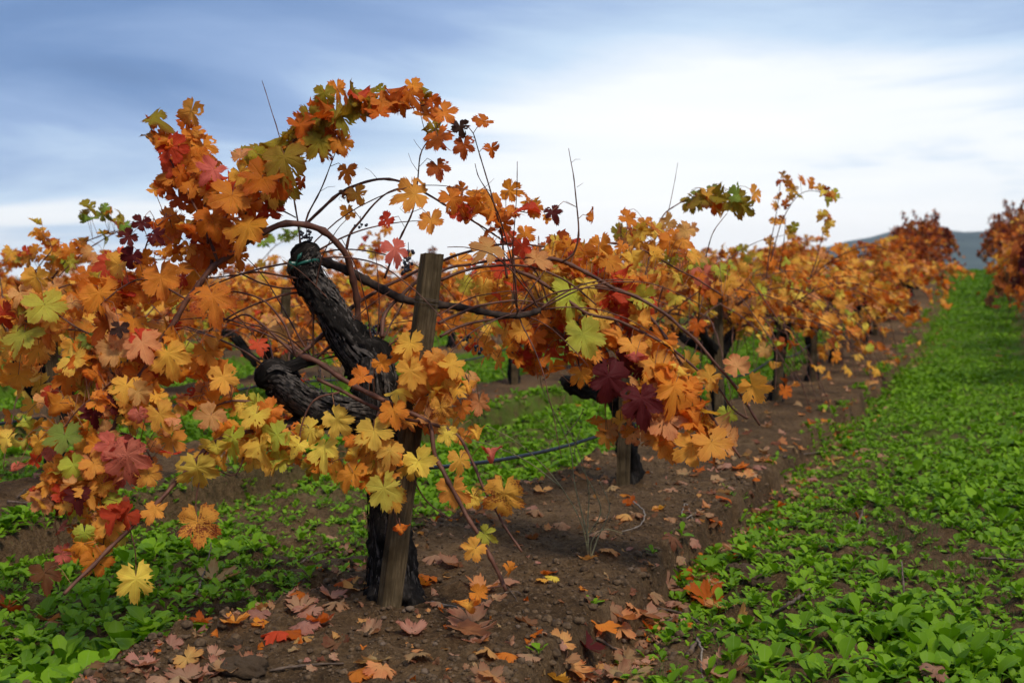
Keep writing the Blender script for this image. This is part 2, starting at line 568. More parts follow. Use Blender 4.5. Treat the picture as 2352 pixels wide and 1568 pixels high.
def build_ground():
    def grow(start, stop, d0, ratio):
        out, p, d = [], start, d0
        s = 1 if stop > start else -1
        while (p - stop) * s < 0:
            p += s * d
            d *= ratio
            out.append(p)
        return out
    xs = list(np.arange(-2.0, 2.9, 0.017))
    xs = sorted(grow(xs[0], -90, 0.018, 1.022) + xs + grow(xs[-1], 60, 0.018, 1.02))
    xs = [-2300, -1500, -900, -400, -200] + xs + [120, 250, 500, 900, 1500, 2300]
    ys = [3.2]
    while ys[-1] < 62:
        ys.append(ys[-1] * 1.0058)
    ys = [-380, -200, -80, -40, -20, -12, -8, -5, -3, -1.5, -.5, .3, .9, 1.4, 1.8, 2.1, 2.4, 2.6, 2.8, 2.95, 3.08] + ys + [66, 72, 80, 92, 110, 140, 190, 260, 380, 600, 1000, 1500, 1990]
    X, Y = np.meshgrid(np.array(xs), np.array(ys))
    Z = H(X, Y)
    V = np.stack([X, Y, Z], -1).reshape(-1, 3)
    nx, ny = len(xs), len(ys)
    i = np.arange(nx * ny).reshape(ny, nx)
    Q = np.stack([i[:-1, :-1], i[:-1, 1:], i[1:, 1:], i[1:, :-1]], -1).reshape(-1, 4)
    w = across(X, Y)
    wl = w - np.round(w / W) * W
    ais = 1 - sstep(W / 2 - 0.80, W / 2 - 0.60, np.abs(np.abs(wl) - W / 2) + 0 * wl + (W / 2 - 0.75) * 0)
    ais = sstep(0.74, 0.98, np.abs(wl) + np.where(wl < 0, .26, np.where(np.round(w / W) == 0, 0, .3)) + 0.12 * fbm(X * 1.5, Y * 1.5, 77, 3))
    g = ais * sstep(6, 16, Y) * 0.95
    g = np.where((np.abs(X) > 80) | (Y > 70), 0.8, g).ravel()
    col = np.stack([g, g, g, np.ones_like(g)], -1)
    me = mesh_np('ground', V, Q, M['soil'], True, None, col)
    tag(add('ground', me), kind='structure')


build_ground()


def build_hill():
    # wooded ridge beyond the crest
    mb = MB()
    n, m_ = 120, 14
    az = np.linspace(R(-60), R(60), n)
    dist = np.linspace(900, 1900, m_)
    A, D = np.meshgrid(az, dist)
    X, Y = D * np.sin(A), D * np.cos(A)
    deg = np.degrees(A)
    ridge = 24 + 44 * np.exp(-((deg - 20.8) / 6.5) ** 2) + 30 * np.exp(-((deg - 38) / 9) ** 2) + 26 * vnoise(deg * .33, deg * 0, 3) + 5 * vnoise(deg * 2.3, deg * 0, 6)
    left = sstep(2, 18, deg)
    ridge = ridge * (0.10 + 0.90 * left)
    prof = np.sin(np.clip((D - 900) / 700, 0, 1) * math.pi / 2) ** 1.3
    Z = -4 + (ridge + 4) * prof + 6 * fbm(X * .02, Y * .02, 8, 3) * prof * left
    i = np.arange(n * m_).reshape(m_, n)
    Q = np.stack([i[:-1, :-1], i[:-1, 1:], i[1:, 1:], i[1:, :-1]], -1).reshape(-1, 4)
    mat = mat_simple('wooded_hill', (0.020, 0.038, 0.030), (0.060, 0.085, 0.065), 0.02, 0.95, 0.0)
    o = add('hill', mesh_np('hill', np.stack([X, Y, Z], -1).reshape(-1, 3), Q, mat))
    tag(o, kind='structure')


build_hill()

# ------------------------------------------------------------------ tubes


def resample(pts, step):
    P = np.array([tuple(p) for p in pts], float)
    if len(P) < 2:
        return P
    E = np.vstack([2 * P[0] - P[1], P, 2 * P[-1] - P[-2]])
    out = []
    for i in range(len(P) - 1):
        p0, p1, p2, p3 = E[i], E[i + 1], E[i + 2], E[i + 3]
        n = max(1, int(np.linalg.norm(p2 - p1) / step))
        t = (np.arange(n) / n)[:, None]
        out.append(0.5 * (2 * p1 + (p2 - p0) * t + (2 * p0 - 5 * p1 + 4 * p2 - p3) * t ** 2 + (3 * p1 - p0 - 3 * p2 + p3) * t ** 3))
    out.append(P[-1:])
    return np.vstack(out)


def frames(P):
    T = np.gradient(P, axis=0)
    T /= np.linalg.norm(T, axis=1)[:, None] + 1e-9
    a = np.array([0, 0, 1.0]) if abs(T[0, 2]) < 0.8 else np.array([1.0, 0, 0])
    N = np.zeros_like(P)
    n = np.cross(T[0], a); n /= np.linalg.norm(n)
    for i in range(len(P)):
        n = n - T[i] * np.dot(n, T[i])
        n /= np.linalg.norm(n) + 1e-9
        N[i] = n
    return T, N, np.cross(T, N)


def tube(mb, P, r, sides=6, cap=True, flat=1.0):
    """sweep along the resampled polyline P with radii r (n,) or (n, sides)"""
    P = np.asarray(P, float)
    n = len(P)
    r = np.asarray(r, float)
    if r.ndim == 0: r = np.full(n, float(r))
    if r.ndim == 1: r = np.repeat(r[:, None], sides, 1)
    T, N, B = frames(P)
    th = np.linspace(0, 2 * math.pi, sides, endpoint=False)
    V = P[:, None, :] + r[:, :, None] * (np.cos(th)[None, :, None] * N[:, None, :] + flat * np.sin(th)[None, :, None] * B[:, None, :])
    i = np.arange(n * sides).reshape(n, sides)
    j = np.roll(i, -1, 1)
    Q = np.stack([i[:-1], j[:-1], j[1:], i[1:]], -1).reshape(-1, 4)
    L = np.concatenate([[0], np.cumsum(np.linalg.norm(np.diff(P, axis=0), axis=1))])
    U = np.stack([np.broadcast_to(th / (2 * math.pi), (n, sides)), np.broadcast_to(L[:, None], (n, sides))], -1).reshape(-1, 2)
    V = V.reshape(-1, 3)
    T3 = None
    if cap:
        V = np.vstack([V, P[0], P[-1]])
        U = np.vstack([U, [0.5, 0], [0.5, L[-1]]])
        a, b = n * sides, n * sides + 1
        T3 = np.concatenate([np.stack([np.roll(i[0], -1), i[0], np.full(sides, a)], -1), np.stack([i[-1], np.roll(i[-1], -1), np.full(sides, b)], -1)])
    mb.add(V, Q, T3, U)


def cane_mesh(mb, pts, r0, r1, seed, step=0.02, sides=6, node=0.075):
    P = resample(pts, step)
    n = len(P)
    L = np.concatenate([[0], np.cumsum(np.linalg.norm(np.diff(P, axis=0), axis=1))])
    t = L / max(L[-1], 1e-6)
    r = r0 + (r1 - r0) * t
    ph = (L / node + seed * 0.37) % 1.0
    r = r * (1 + 0.38 * np.exp(-((ph - 0.5) / 0.10) ** 2))
    # slight zigzag at the nodes
    k = np.floor(L / node + seed * 0.37)
    T, N, B = frames(P)
    zig = np.where(k % 2 == 0, 1, -1) * np.sin(ph * math.pi) * min(0.0035, r0 * 0.45)
    P = P + N * zig[:, None]
    tube(mb, P, r, sides)
    return P


def bark_mesh(mb, pts, radii, seed, sides=34, step=0.012, rough=1.0):
    """gnarled old wood: fluted, lumpy, shaggy"""
    P0 = np.array([tuple(p) for p in pts], float)
    P = resample(pts, step)
    L0 = np.concatenate([[0], np.cumsum(np.linalg.norm(np.diff(P0, axis=0), axis=1))])
    L = np.concatenate([[0], np.cumsum(np.linalg.norm(np.diff(P, axis=0), axis=1))])
    r = np.interp(L / L[-1], L0 / L0[-1], radii)
    th = np.linspace(0, 2 * math.pi, sides, endpoint=False)
    A, LL = np.meshgrid(th, L)
    tw = A + LL * 1.5
    cx, cy = np.cos(tw), np.sin(tw)
    lump = fbm(cx * 1.1 + LL * 7 + seed, cy * 1.1 + seed * 3.1 - LL * 3, seed, 3)
    ridge = fbm(tw * 4.5 + 2.0 * vnoise(LL * 9, LL * 0 + seed, seed), LL * 13 + seed, seed + 5, 3, .6)
    ridge2 = fbm(tw * 9.0, LL * 34 + seed, seed + 9, 3, .65)
    seam = sstep(0, 0.6, A) * sstep(0, 0.6, 2 * math.pi - A)
    rr = r[:, None] * (1 + rough * (0.48 * lump + (0.24 * ridge + 0.20 * ridge2) * seam))
    tube(mb, P, rr, sides)
    return P, r


# ------------------------------------------------------------------ vine leaves


def leaf_outline(rg, teeth=5, full=True):
    """five-lobed, toothed outline in polar form about the stalk's end, the tip on +Y"""
    lob = [(-108, .78), (-54, .92), (0, 1.0), (54, .92), (108, .78)]
    lob = [(a + rg.uniform(-5, 5), r * rg.uniform(.90, 1.10)) for a, r in lob]
    sh = rg.uniform(.62, .76)                                                     # how full the blade is beside the slits
    cut = sh * (rg.uniform(.74, .95) if rg.random() < .62 else rg.uniform(.46, .68))      # how far they reach in
    key = [(-178, rg.uniform(.05, .12)), (-168, rg.uniform(.46, .60)), lob[0]]
    for (a0, r0), (a1, r1) in zip(lob[:-1], lob[1:]):
        a = (a0 + a1) / 2 + rg.uniform(-3, 3)
        hw = rg.uniform(2.0, 4.5)
        k = min(r0, r1)
        key += [(a - hw, r0 * sh * rg.uniform(.95, 1.05)), (a, k * cut * rg.uniform(.85, 1.15)), (a + hw, r1 * sh * rg.uniform(.95, 1.05)), (a1, r1)]
    key += [(168, rg.uniform(.46, .60)), (178, rg.uniform(.05, .12))]
    pts = []
    for (a0, r0), (a1, r1) in zip(key[:-1], key[1:]):
        if abs(a1 - a0) < 12:
            pts.append((a0, r0, 0))
            continue
        n = teeth if full else 1
        up = r1 > r0
        for j in range(n):
            t = j / n
            r = r0 + (r1 - r0) * t
            pts.append((a0 + (a1 - a0) * t, r - (rg.uniform(.0, .03) if j else 0), 0))
            if full and not ((up and j == n - 1) or (not up and j == 0)):
                # a pointed tooth that leans towards the tip of its lobe
                t2 = (j + (.72 if up else .28)) / n
                r2 = r0 + (r1 - r0) * t2
                pts.append((a0 + (a1 - a0) * t2, r2 + rg.uniform(.07, .16), 1))
    pts.append((key[-1][0], key[-1][1], 0))
    return pts


def leaf_deform(x, y, rg, style):
    r2 = x * x + y * y
    ang = np.arctan2(x, y)
    p = [rg.uniform(0, 6.28) for _ in range(6)]
    if style == 'flat':
        cup, fold, wave, curl = rg.uniform(-.20, .12), rg.uniform(.02, .26), .16, rg.uniform(-.2, .8)
    elif style == 'limp':
        cup, fold, wave, curl = rg.uniform(-.30, .06), rg.uniform(.12, .60), .24, rg.uniform(.3, 1.4)
    elif style == 'curled':
        cup, fold, wave, curl = rg.uniform(.15, .5), rg.uniform(.4, .9), .22, rg.uniform(.6, 1.9)
    else:  # dry, lying on the ground
        cup, fold, wave, curl = rg.uniform(.05, .42), rg.uniform(.0, .45), .20, rg.uniform(-.6, .6)
    z = cup * r2 + fold * (np.sqrt(x * x + .004) - .063)
    z = z + wave * r2 * (np.sin(3 * ang + p[0]) * .6 + np.sin(5 * ang + p[1]) * .5 + np.sin(8 * ang + p[2]) * .25)
    z = z - .022 * np.sqrt(r2) * np.cos(ang * 360 / 54)           # quilted between the veins
    z = z + .14 * fbm(x * 3 + p[3] * 5, y * 3 + p[4] * 5, int(p[5] * 100), 3)
    # bend the tip over
    k = curl
    if abs(k) > 1e-3:
        a = k * y
        yy = np.sin(a) / k
        zz = -(1 - np.cos(a)) / k
        return np.stack([x * (1 - .12 * abs(fold)), yy - z * np.sin(a), zz + z * np.cos(a)], -1)
    return np.stack([x, y, z], -1)


def leaf_mesh(name, seed, style):
    rg = random.Random(seed)
    o = leaf_outline(rg, rg.choice((3, 3, 4)))
    A = np.radians([p[0] for p in o]); Rr = np.array([p[1] for p in o])
    n = len(A)
    fr = np.array([.22, .46, .62, .80, 1.0])
    rad = fr[:, None] * Rr[None, :]
    # inner rings are rounder than the margin
    mean = Rr.mean()
    for i, f in enumerate(fr[:-1]):
        rad[i] = np.minimum(f * (Rr * (.35 + .65 * f) + mean * (.65 - .65 * f)), rad[i + 1] * 0 + Rr * (f + .12))
    x = rad * np.sin(A)[None, :]; y = rad * np.cos(A)[None, :]
    V2 = np.vstack([[[0, 0]], np.stack([x, y], -1).reshape(-1, 2)])
    m = len(fr)
    i = 1 + np.arange(m * n).reshape(m, n)
    Q = np.stack([i[:-1, :-1], i[:-1, 1:], i[1:, 1:], i[1:, :-1]], -1)      # ring, segment
    keep = np.ones(Q.shape[:2], bool)
    # round openings where neighbouring lobes overlap past a sinus
    deg = np.degrees(A)
    for s in (-81, -27, 27, 81):
        if rg.random() < .45:
            c = int(np.argmin(np.abs(deg - s)))
            ring = rg.choice((1, 2, 2))
            keep[ring, max(0, c - 1):c + 1] = False
            if rg.random() < .4:
                keep[min(m - 2, ring + 1), c - 1:c] = False
    # insect and rot holes
    for _ in range(rg.choice((0, 1, 1, 2, 3))):
        c = rg.randrange(0, n - 2)
        keep[rg.randrange(1, m - 1), c:c + rg.choice((1, 1, 2))] = False
    # torn margin
    for _ in range(rg.choice((0, 0, 0, 1))):
        c = rg.randrange(4, n - 6)
        keep[m - 2, c:c + rg.choice((1, 2, 3))] = False
    T = np.stack([np.zeros(n - 1, int), i[0, 1:], i[0, :-1]], -1)
    Q = Q[keep].reshape(-1, 4)
    V = leaf_deform(V2[:, 0], V2[:, 1], rg, style)
    uv = V2 * 0.5 + 0.5
    HIRES.append((V, np.concatenate([T, Q[:, [0, 1, 2]], Q[:, [0, 2, 3]]]), uv))
    return mesh_np(name, V, [Q, T], M['leaf'], True, uv)


LEAF = {}
HIRES = []
for st, cnt in (('flat', 18), ('limp', 20), ('curled', 12), ('dry', 12)):
    LEAF[st] = [leaf_mesh('vine_leaf_' + st, 1000 * ord(st[0]) + 7 * i, st) for i in range(cnt)]


def lowleaf(seed):
    rg = random.Random(seed)
    o = leaf_outline(rg, 1, False)
    A = np.radians([p[0] for p in o]); Rr = np.array([p[1] for p in o])
    V2 = np.vstack([[[0, 0]], np.stack([Rr * np.sin(A), Rr * np.cos(A)], -1)])
    V = leaf_deform(V2[:, 0], V2[:, 1], rg, rg.choice(('flat', 'limp', 'limp', 'curled')))
    n = len(A)
    T = np.stack([np.zeros(n - 1, int), np.arange(2, n + 1), np.arange(1, n)], -1)
    return V, T, V2 * .5 + .5


LOW = [lowleaf(900 + i) for i in range(8)]

PAL = {
    'orange': (0.74, 0.235, 0.028), 'deep': (0.58, 0.130, 0.012), 'amber': (0.84, 0.375, 0.058),
    'yellow': (0.85, 0.525, 0.080), 'lime': (0.52, 0.47, 0.058), 'olive': (0.34, 0.235, 0.020),
    'green': (0.24, 0.30, 0.045), 'rust': (0.36, 0.075, 0.012), 'red': (0.58, 0.060, 0.022),
    'scarlet': (0.74, 0.100, 0.035), 'pink': (0.70, 0.17, 0.11), 'maroon': (0.115, 0.014, 0.014),
    'tan': (0.72, 0.32, 0.11), 'brown': (0.20, 0.075, 0.028), 'dead': (0.040, 0.016, 0.010),
    'drypink': (0.50, 0.25, 0.155), 'drytan': (0.46, 0.25, 0.125), 'drybrown': (0.24, 0.105, 0.05),
}
MIX = {
    'sky': [('orange', 5), ('deep', 5), ('olive', 4), ('amber', 2), ('rust', 1)],
    'arch': [('olive', 6), ('deep', 4), ('orange', 4), ('rust', 1)],
    'fire': [('orange', 6), ('deep', 3), ('amber', 4), ('red', 1), ('scarlet', 1)],
    'warm': [('orange', 4), ('amber', 6), ('tan', 5), ('yellow', 1), ('red', .5), ('lime', .7), ('rust', .8)],
    'hot': [('orange', 4), ('amber', 3), ('scarlet', 2), ('red', 1), ('pink', 1), ('yellow', 1), ('lime', 1)],
    'gold': [('yellow', 5), ('amber', 8), ('lime', .8), ('orange', 4)],
    'lemon': [('yellow', 5), ('lime', 1.6), ('amber', 6)],
    'ambers': [('amber', 7), ('orange', 4), ('yellow', 2), ('tan', 2)],
    'mixlow': [('amber', 5), ('orange', 4), ('tan', 3), ('pink', 2), ('lime', 2), ('red', 1), ('maroon', .6)],
    'dark': [('rust', 3), ('brown', 2), ('maroon', 2), ('deep', 2)],
    'far': [('orange', 6), ('amber', 7), ('tan', 3), ('deep', 3), ('rust', 2), ('yellow', 1.2), ('lime', 1), ('red', .7)],
    'fargold': [('amber', 8), ('orange', 3), ('yellow', 3), ('tan', 2), ('lime', 2), ('deep', 1.5), ('rust', 1)],
    'fardark': [('rust', 8), ('deep', 4), ('maroon', 3), ('orange', 2), ('amber', .6), ('brown', 4)],
    'olives': [('olive', 6), ('green', 3), ('lime', 2), ('amber', 3)],
}


def pick(mix, rg):
    if mix in PAL:
        c = PAL[mix]
    else:
        tb = MIX[mix]
        u = rg.random() * sum(w for _, w in tb)
        for nme, w in tb:
            u -= w
            if u <= 0:
                break
        c = PAL[nme]
    k = rg.uniform(.82, 1.14)
    h = rg.uniform(.86, 1.16)
    return (min(.9, c[0] * k), min(.8, c[1] * k * h), c[2] * k)


# ------------------------------------------------------------------ a vine
CAM_SIDE = Vector((0.25, -0.80, 0.45))


class Vine:
    def __init__(self, name, base, seed):
        self.base = Vector(base)
        self.name = name
        self.rg = random.Random(seed)
        self.root = empty(name, self.base)
        self.canes = []          # resampled arrays
        self.leaves = []         # (pos, normal, tip, size, rgb, blotch, style, attach)
        self.part = {}

    def wood(self, pts, radii, seed, name='trunk', sides=34, step=0.012, rough=1.0):
        mb = MB()
        P, r = bark_mesh(mb, pts, radii, seed, sides, step, rough)
        self.last_wood = mb.build(name, M['bark'], self.root, None, True, self.base)
        return P, r

    def cane(self, pts, r0=0.006, r1=0.0025, mat='cane', name='cane', build=True, sides=6, step=0.02, leafy=True):
        mb = MB()
        P = cane_mesh(mb, pts, r0, r1, self.rg.randrange(100), step, sides)
        if leafy:
            self.canes.append(P)
        if build:
            return mb.build(name, M[mat], self.root, None, True, self.base)
        return mb

    def nearest(self, p):
        best, bd = None, 1e9
        q = np.array(tuple(p))
        for P in self.canes:
            d = ((P - q) ** 2).sum(1)
            i = int(d.argmin())
            if d[i] < bd:
                bd, best = d[i], P[i]
        return best, math.sqrt(bd)

    def leaf(self, p, size, mix, n=None, tip=None, blot=None, style=None, attach=None, spread=1.0):
        rg = self.rg
        if n is None:
            n = CAM_SIDE + Vector((rg.gauss(0, .42), rg.gauss(0, .42), rg.gauss(0, .42))) * spread
        n = n.normalized()
        if tip is None:
            a = rg.gauss(0, .75) * spread
            tip = Vector((math.sin(a), rg.uniform(-.25, .25), -math.cos(a)))
        if style is None:
            style = rg.choices(('flat', 'limp', 'curled'), (4, 6, 2.6))[0]
        if blot is None:
            blot = max(0.0, min(1.0, rg.gauss(.34, .24)))
        self.leaves.append((Vector(p), n, Vector(tip), size, pick(mix, rg), blot, style, attach))

    def finish(self, limit=300, petioles=True, lib=None):
        """the largest-showing leaves become parts of their own, the rest one joined part"""
        rg = self.rg
        mb = MB()
        lv = sorted(self.leaves, key=lambda l: -l[3] / max(.5, (l[0] - Vector((0, 0, EYE))).length))
        few, rest = lv[:limit], lv[limit:]
        for p, n, tip, size, c, blot, style, att in lv:
            y = (tip - n * tip.dot(n))
            y = y.normalized() if y.length > 1e-4 else n.orthogonal().normalized()
            org = p - y * size * .32
            if petioles:
                if att is None and self.canes:
                    att, dd = self.nearest(org)
                else:
                    dd = (Vector(tuple(att)) - org).length if att is not None else 9
                if att is not None and dd < .42:
                    a = Vector(tuple(att))
                    mid = (a + org) * .5 + Vector((0, 0, .22 * dd)) - y * .10 * dd
                    tube(mb, resample([a, mid, org], .03), np.float64(.0013), 4, False)
        for p, n, tip, size, c, blot, style, att in few:
            y = (tip - n * tip.dot(n))
            y = y.normalized() if y.length > 1e-4 else n.orthogonal().normalized()
            x = y.cross(n)
            org = p - y * size * .32
            o = bpy.data.objects.new('leaf', rg.choice(LEAF[style]))
            o.parent = self.root
            mtx = Matrix((x, y, n)).transposed().to_4x4()
            mtx = mtx @ Matrix.Diagonal((size * rg.uniform(.9, 1.08), size, size, 1))
            mtx.translation = org - self.base
            o.matrix_local = mtx
            o.color = (*c, blot)
            COL.objects.link(o)
        if rest:
            o = add('foliage', mass_mesh('foliage', [(l[0], l[1], l[2], l[3], l[4], l[5]) for l in rest], self.base, rg, lib), self.root)
            tag(o, kind='stuff')
        if mb.n:
            o = mb.build('leaf_stalks', M['petiole'], self.root, None, True, self.base)
            tag(o, kind='stuff')


def mass_mesh(name, lv, base, rg, lib=None):
    lib = lib or LOW
    Vs, Ts, Us, Cs, n0 = [], [], [], [], 0
    for p, n, tip, size, c, blot in lv:
        V, T, U = lib[rg.randrange(len(lib))]
        y = (tip - n * tip.dot(n))
        y = y.normalized() if y.length > 1e-4 else n.orthogonal().normalized()
        x = y.cross(n)
        Mx = np.array([tuple(x), tuple(y), tuple(n)]) * size
        Vs.append(V @ Mx + np.array(tuple(p - y * size * .32 - base)))
        Ts.append(T + n0); Us.append(U)
        Cs.append(np.repeat(np.array([[*c, blot]]), len(V), 0))
        n0 += len(V)
    return mesh_np(name, np.vstack(Vs), np.vstack(Ts), M['leafv'], True, np.vstack(Us), np.vstack(Cs))


def wild_cane(rg, start, d, length, droop, wob=.18, ds=.06):
    p, d = Vector(start), Vector(d).normalized()
    pts = [p.copy()]
    n = int(length / ds)
    for i in range(n):
        d = d + Vector((rg.gauss(0, wob * .25), rg.gauss(0, wob * .25), -droop * ds + rg.gauss(0, wob * .2)))
        d.normalize()
        p = p + d * ds
        if p.z < 0.12 + start[2] * 0 and d.z < 0:
            break
        pts.append(p.copy())
    return pts


def grow_vine(v, ncane, nleaf, mix, seed, zoff, detail=2, bare=4, hi=1.0, size=(.055, .085), skel=True, reach=1.0):
    """a head-pruned old vine: short black trunk, a few stubby arms, arching canes, hanging leaves"""
    rg = random.Random(seed)
    b = v.base
    lean = Vector((rg.uniform(-.08, .08), rg.uniform(-.08, .08), 0))
    top = b + lean + Vector((0, 0, .58 * hi))
    sides, step = ((22, .02) if detail >= 2 else (12, .04))
    arms = []
    if skel:
        v.wood([b + Vector((0, 0, -.04)), b + lean * .2 + Vector((rg.uniform(-.03, .03), 0, .2)), b + lean * .7 + Vector((rg.uniform(-.04, .04), 0, .4)), top],
               [.078, .056, .052, .060], seed, 'trunk', sides, step, 1.4)
    for i in range(4):
        a = rg.uniform(-.5, .5) + (0 if i % 2 == 0 else math.pi) + (math.pi / 2 if i == 3 else 0)
        d = RD * math.cos(a) + RW * math.sin(a)
        e = top + d * rg.uniform(.22, .46) + Vector((0, 0, rg.uniform(.08, .34)))
        m_ = top + d * .16 + Vector((rg.uniform(-.03, .03), rg.uniform(-.03, .03), rg.uniform(0, .10)))
        arms.append(e)
        if skel:
            v.wood([top - Vector((0, 0, .06)), m_, (m_ + e) * .5 + Vector((0, 0, rg.uniform(-.03, .04))), e], [.046, .038, .032, .026], seed + i + 1, 'arm', max(10, sides - 6), step, 1.7)
    bundle = MB()
    made = []
    for i in range(ncane + bare):
        s = rg.choice(arms)
        a = rg.uniform(0, 6.283)
        d = (RD * math.cos(a) * 1.1 + RW * math.sin(a)) * rg.uniform(.35, 1.0) + Vector((0, 0, rg.uniform(.15, 1.25)))
        ln = rg.uniform(.75, 1.45) * reach
        pts = wild_cane(rg, s, d, ln, rg.uniform(1.0, 2.6), ds=.07)
        if len(pts) < 3:
            continue
        isbare = i >= ncane
        if detail >= 2:
            v.cane(pts, .0058, .0024, leafy=not isbare, step=.03, sides=5)
        else:
            cane_mesh(bundle, pts, .0062, .003, i, .07, 4)
            if not isbare: v.canes.append(resample(pts, .05))
        if not isbare: made.append(v.canes[-1])
    if detail < 2 and bundle.n:
        tag(bundle.build('canes', M['cane'], v.root, None, True, v.base), kind='stuff')
    for _ in range(nleaf):
        P = rg.choice(made)
        q = P[int(len(P) * (rg.random() ** .8) * .999)]
        out = Vector((q[0] - b.x, q[1] - b.y, 0))
        out = out.normalized() if out.length > 1e-3 else Vector((1, 0, 0))
        a = rg.uniform(0, 6.283)
        off = Vector((math.cos(a), math.sin(a), rg.uniform(-.9, .5))) * rg.uniform(.03, .11)
        if q[2] - b.z < .60 and rg.random() < .72:
            continue
        n = out * .55 + Vector((0, 0, .55)) + Vector((.12, -.35, 0)) + Vector((rg.gauss(0, .45), rg.gauss(0, .45), rg.gauss(0, .4)))
        tp = Vector((rg.gauss(0, .55), rg.gauss(0, .55), -1)) + out * .3
        v.leaf(Vector(tuple(q)) + off, rg.uniform(*size), mix, n, tp, attach=q)
    return arms


# ------------------------------------------------------------------ stakes


def stake(base, top, wdt, dpt, rz, seed, label, group=None, crack=True):
    """a split wooden stake with a weathered, grooved face"""
    rg = random.Random(seed)
    base, top = Vector(base), Vector(top)
    mb = MB()
    n = max(8, int((top - base).length / .03))
    prof = []
    seg = 9
    for s in range(4):
        for j in range(seg):
            t = j / seg
            x, y = [(t - .5, -.5), (.5, t - .5), (.5 - t, .5), (-.5, .5 - t)][s]
            prof.append((x * wdt, y * dpt, s, t))
    cr = rg.uniform(.55, .7)
    c, sn = math.cos(rz), math.sin(rz)
    V, U = [], []
    for i in range(n + 1):
        t = i / n
        ctr = base.lerp(top, t)
        taper = 1.06 - .10 * t
        for k, (x, y, s, u) in enumerate(prof):
            g = .006 * float(vnoise(u * 14 + s * 31, t * 2.2 + seed, seed)) + .003 * float(vnoise(u * 30 + s * 31, t * 14 + seed, seed + 3))
            if crack and s in (0, 2):
                g -= .011 * math.exp(-((u - cr - .03 * math.sin(t * 5)) / .05) ** 2) * (.3 + .7 * t)
            m_ = math.hypot(x, y)
            fx, fy = x * taper * (1 + g / m_), y * taper * (1 + g / m_)
            dz = (.010 * float(vnoise(k * .35, seed * 1.0, seed)) if i == n else 0)
            V.append((ctr.x + fx * c - fy * sn, ctr.y + fx * sn + fy * c, ctr.z + dz))
            U.append(((s + u) / 4, t * (top - base).length))
    m_ = len(prof)
    idx = np.arange((n + 1) * m_).reshape(n + 1, m_)
    j = np.roll(idx, -1, 1)
    Q = np.stack([idx[:-1], j[:-1], j[1:], idx[1:]], -1).reshape(-1, 4)
    V.append(tuple(top)); U.append((.5, 0))
    T = np.stack([idx[-1], j[-1], np.full(m_, len(V) - 1)], -1)
    mb.add(V, Q, T, U)
    me_o = mb.build('wooden_stake', M['post'], None, base, False, base)
    tag(me_o, label, 'stake', group)
    return me_o

# ------------------------------------------------------------------ the old vine in front
D0 = 4.45
PXM = FPX / D0


def px_pts(lst, Y, dy=0.0):
    """[(px, py[, Y])...] -> world points; depth runs from Y to Y+dy when not given"""
    n = len(lst)
    return [at(q[0], q[1], q[2] if len(q) > 2 else Y + dy * i / max(1, n - 1)) for i, q in enumerate(lst)]


def image_leaves(v, lst):
    """hand-placed leaves: (px, py, width px, colour mix, depth, tip angle deg from straight down, style, blotch)"""
    for q in lst:
        x, y, wd, mix, Y = q[:5]
        ang = q[5] if len(q) > 5 and q[5] is not None else v.rg.gauss(0, 35)
        style = q[6] if len(q) > 6 else None
        blot = q[7] if len(q) > 7 else None
        a = R(ang)
        size = wd * .87 / FPX * Y / 1.62
        n = Vector((.10, -.85, .42)) + Vector((v.rg.gauss(0, .25), v.rg.gauss(0, .2), v.rg.gauss(0, .25)))
        v.leaf(at(x, y, Y), size, mix, n, Vector((math.sin(a), v.rg.uniform(-.15, .25), -math.cos(a))), blot, style)


def cluster(v, x, y, rx, ry, n, mix, wd, Y, dY=.16, spread=1.1):
    for _ in range(int(n * 1.3)):
        a, r = v.rg.uniform(0, 6.283), math.sqrt(v.rg.random())
        Yl = Y + v.rg.uniform(-dY, dY)
        p = at(x + rx * r * math.cos(a), y + ry * r * math.sin(a), Yl)
        v.leaf(p, wd * v.rg.uniform(.54, .96) / FPX * Yl / 1.62, mix, spread=spread)


def run(v, lst, n, mix, wd, Y, jit=28, dY=.10, spread=1.25):
    P = resample([Vector((a[0], a[1], 0)) for a in lst], 4.0)
    for i in range(n):
        q = P[int((i + v.rg.uniform(.1, .9)) / n * (len(P) - 1))]
        Yl = Y + v.rg.uniform(-dY, dY)
        p = at(q[0] + v.rg.gauss(0, jit * .6), q[1] + v.rg.gauss(0, jit * .6), Yl)
        v.leaf(p, wd * v.rg.uniform(.58, 1.05) / FPX * Yl / 1.62, mix, spread=spread)


b0 = at(905, 1385, D0)
b0.z = Hs(b0.x, b0.y)
near = Vine('grapevine', b0, 1)
tag(near.root, 'gnarled black old grapevine with arching orange canes behind the tall leaning stake', 'grapevine', 'grapevines of the vineyard')
TR = px_pts([(905, 1420), (900, 1370), (897, 1270), (890, 1150), (884, 1050), (872, 950), (862, 880), (850, 815)], D0, -.02)
WOOD = []
trunkP, trunkR = near.wood(TR, [.120, .098, .076, .068, .068, .074, .078, .070], 3, 'trunk', 46, .010)
WOOD.append(near.last_wood)
AA = px_pts([(872, 900), (848, 835), (808, 792), (768, 730), (735, 675), (703, 628), (686, 602), (676, 588)], D0, -.06)
armP, armR = near.wood(AA, [.072, .072, .064, .057, .056, .054, .046, .020], 4, 'arm', 52, .008, 1.35)
WOOD.append(near.last_wood)
HD = px_pts([(712, 640), (704, 612), (708, 590), (722, 574), (732, 566)], D0 - .05)
headP, headR = near.wood(HD, [.040, .046, .042, .032, .010], 8, 'arm', 44, .007, 1.5)
WOOD.append(near.last_wood)
AB = px_pts([(885, 985), (845, 958), (790, 952), (735, 938), (690, 915), (655, 888), (628, 866), (606, 872), (596, 880)], D0 - .02, -.16)
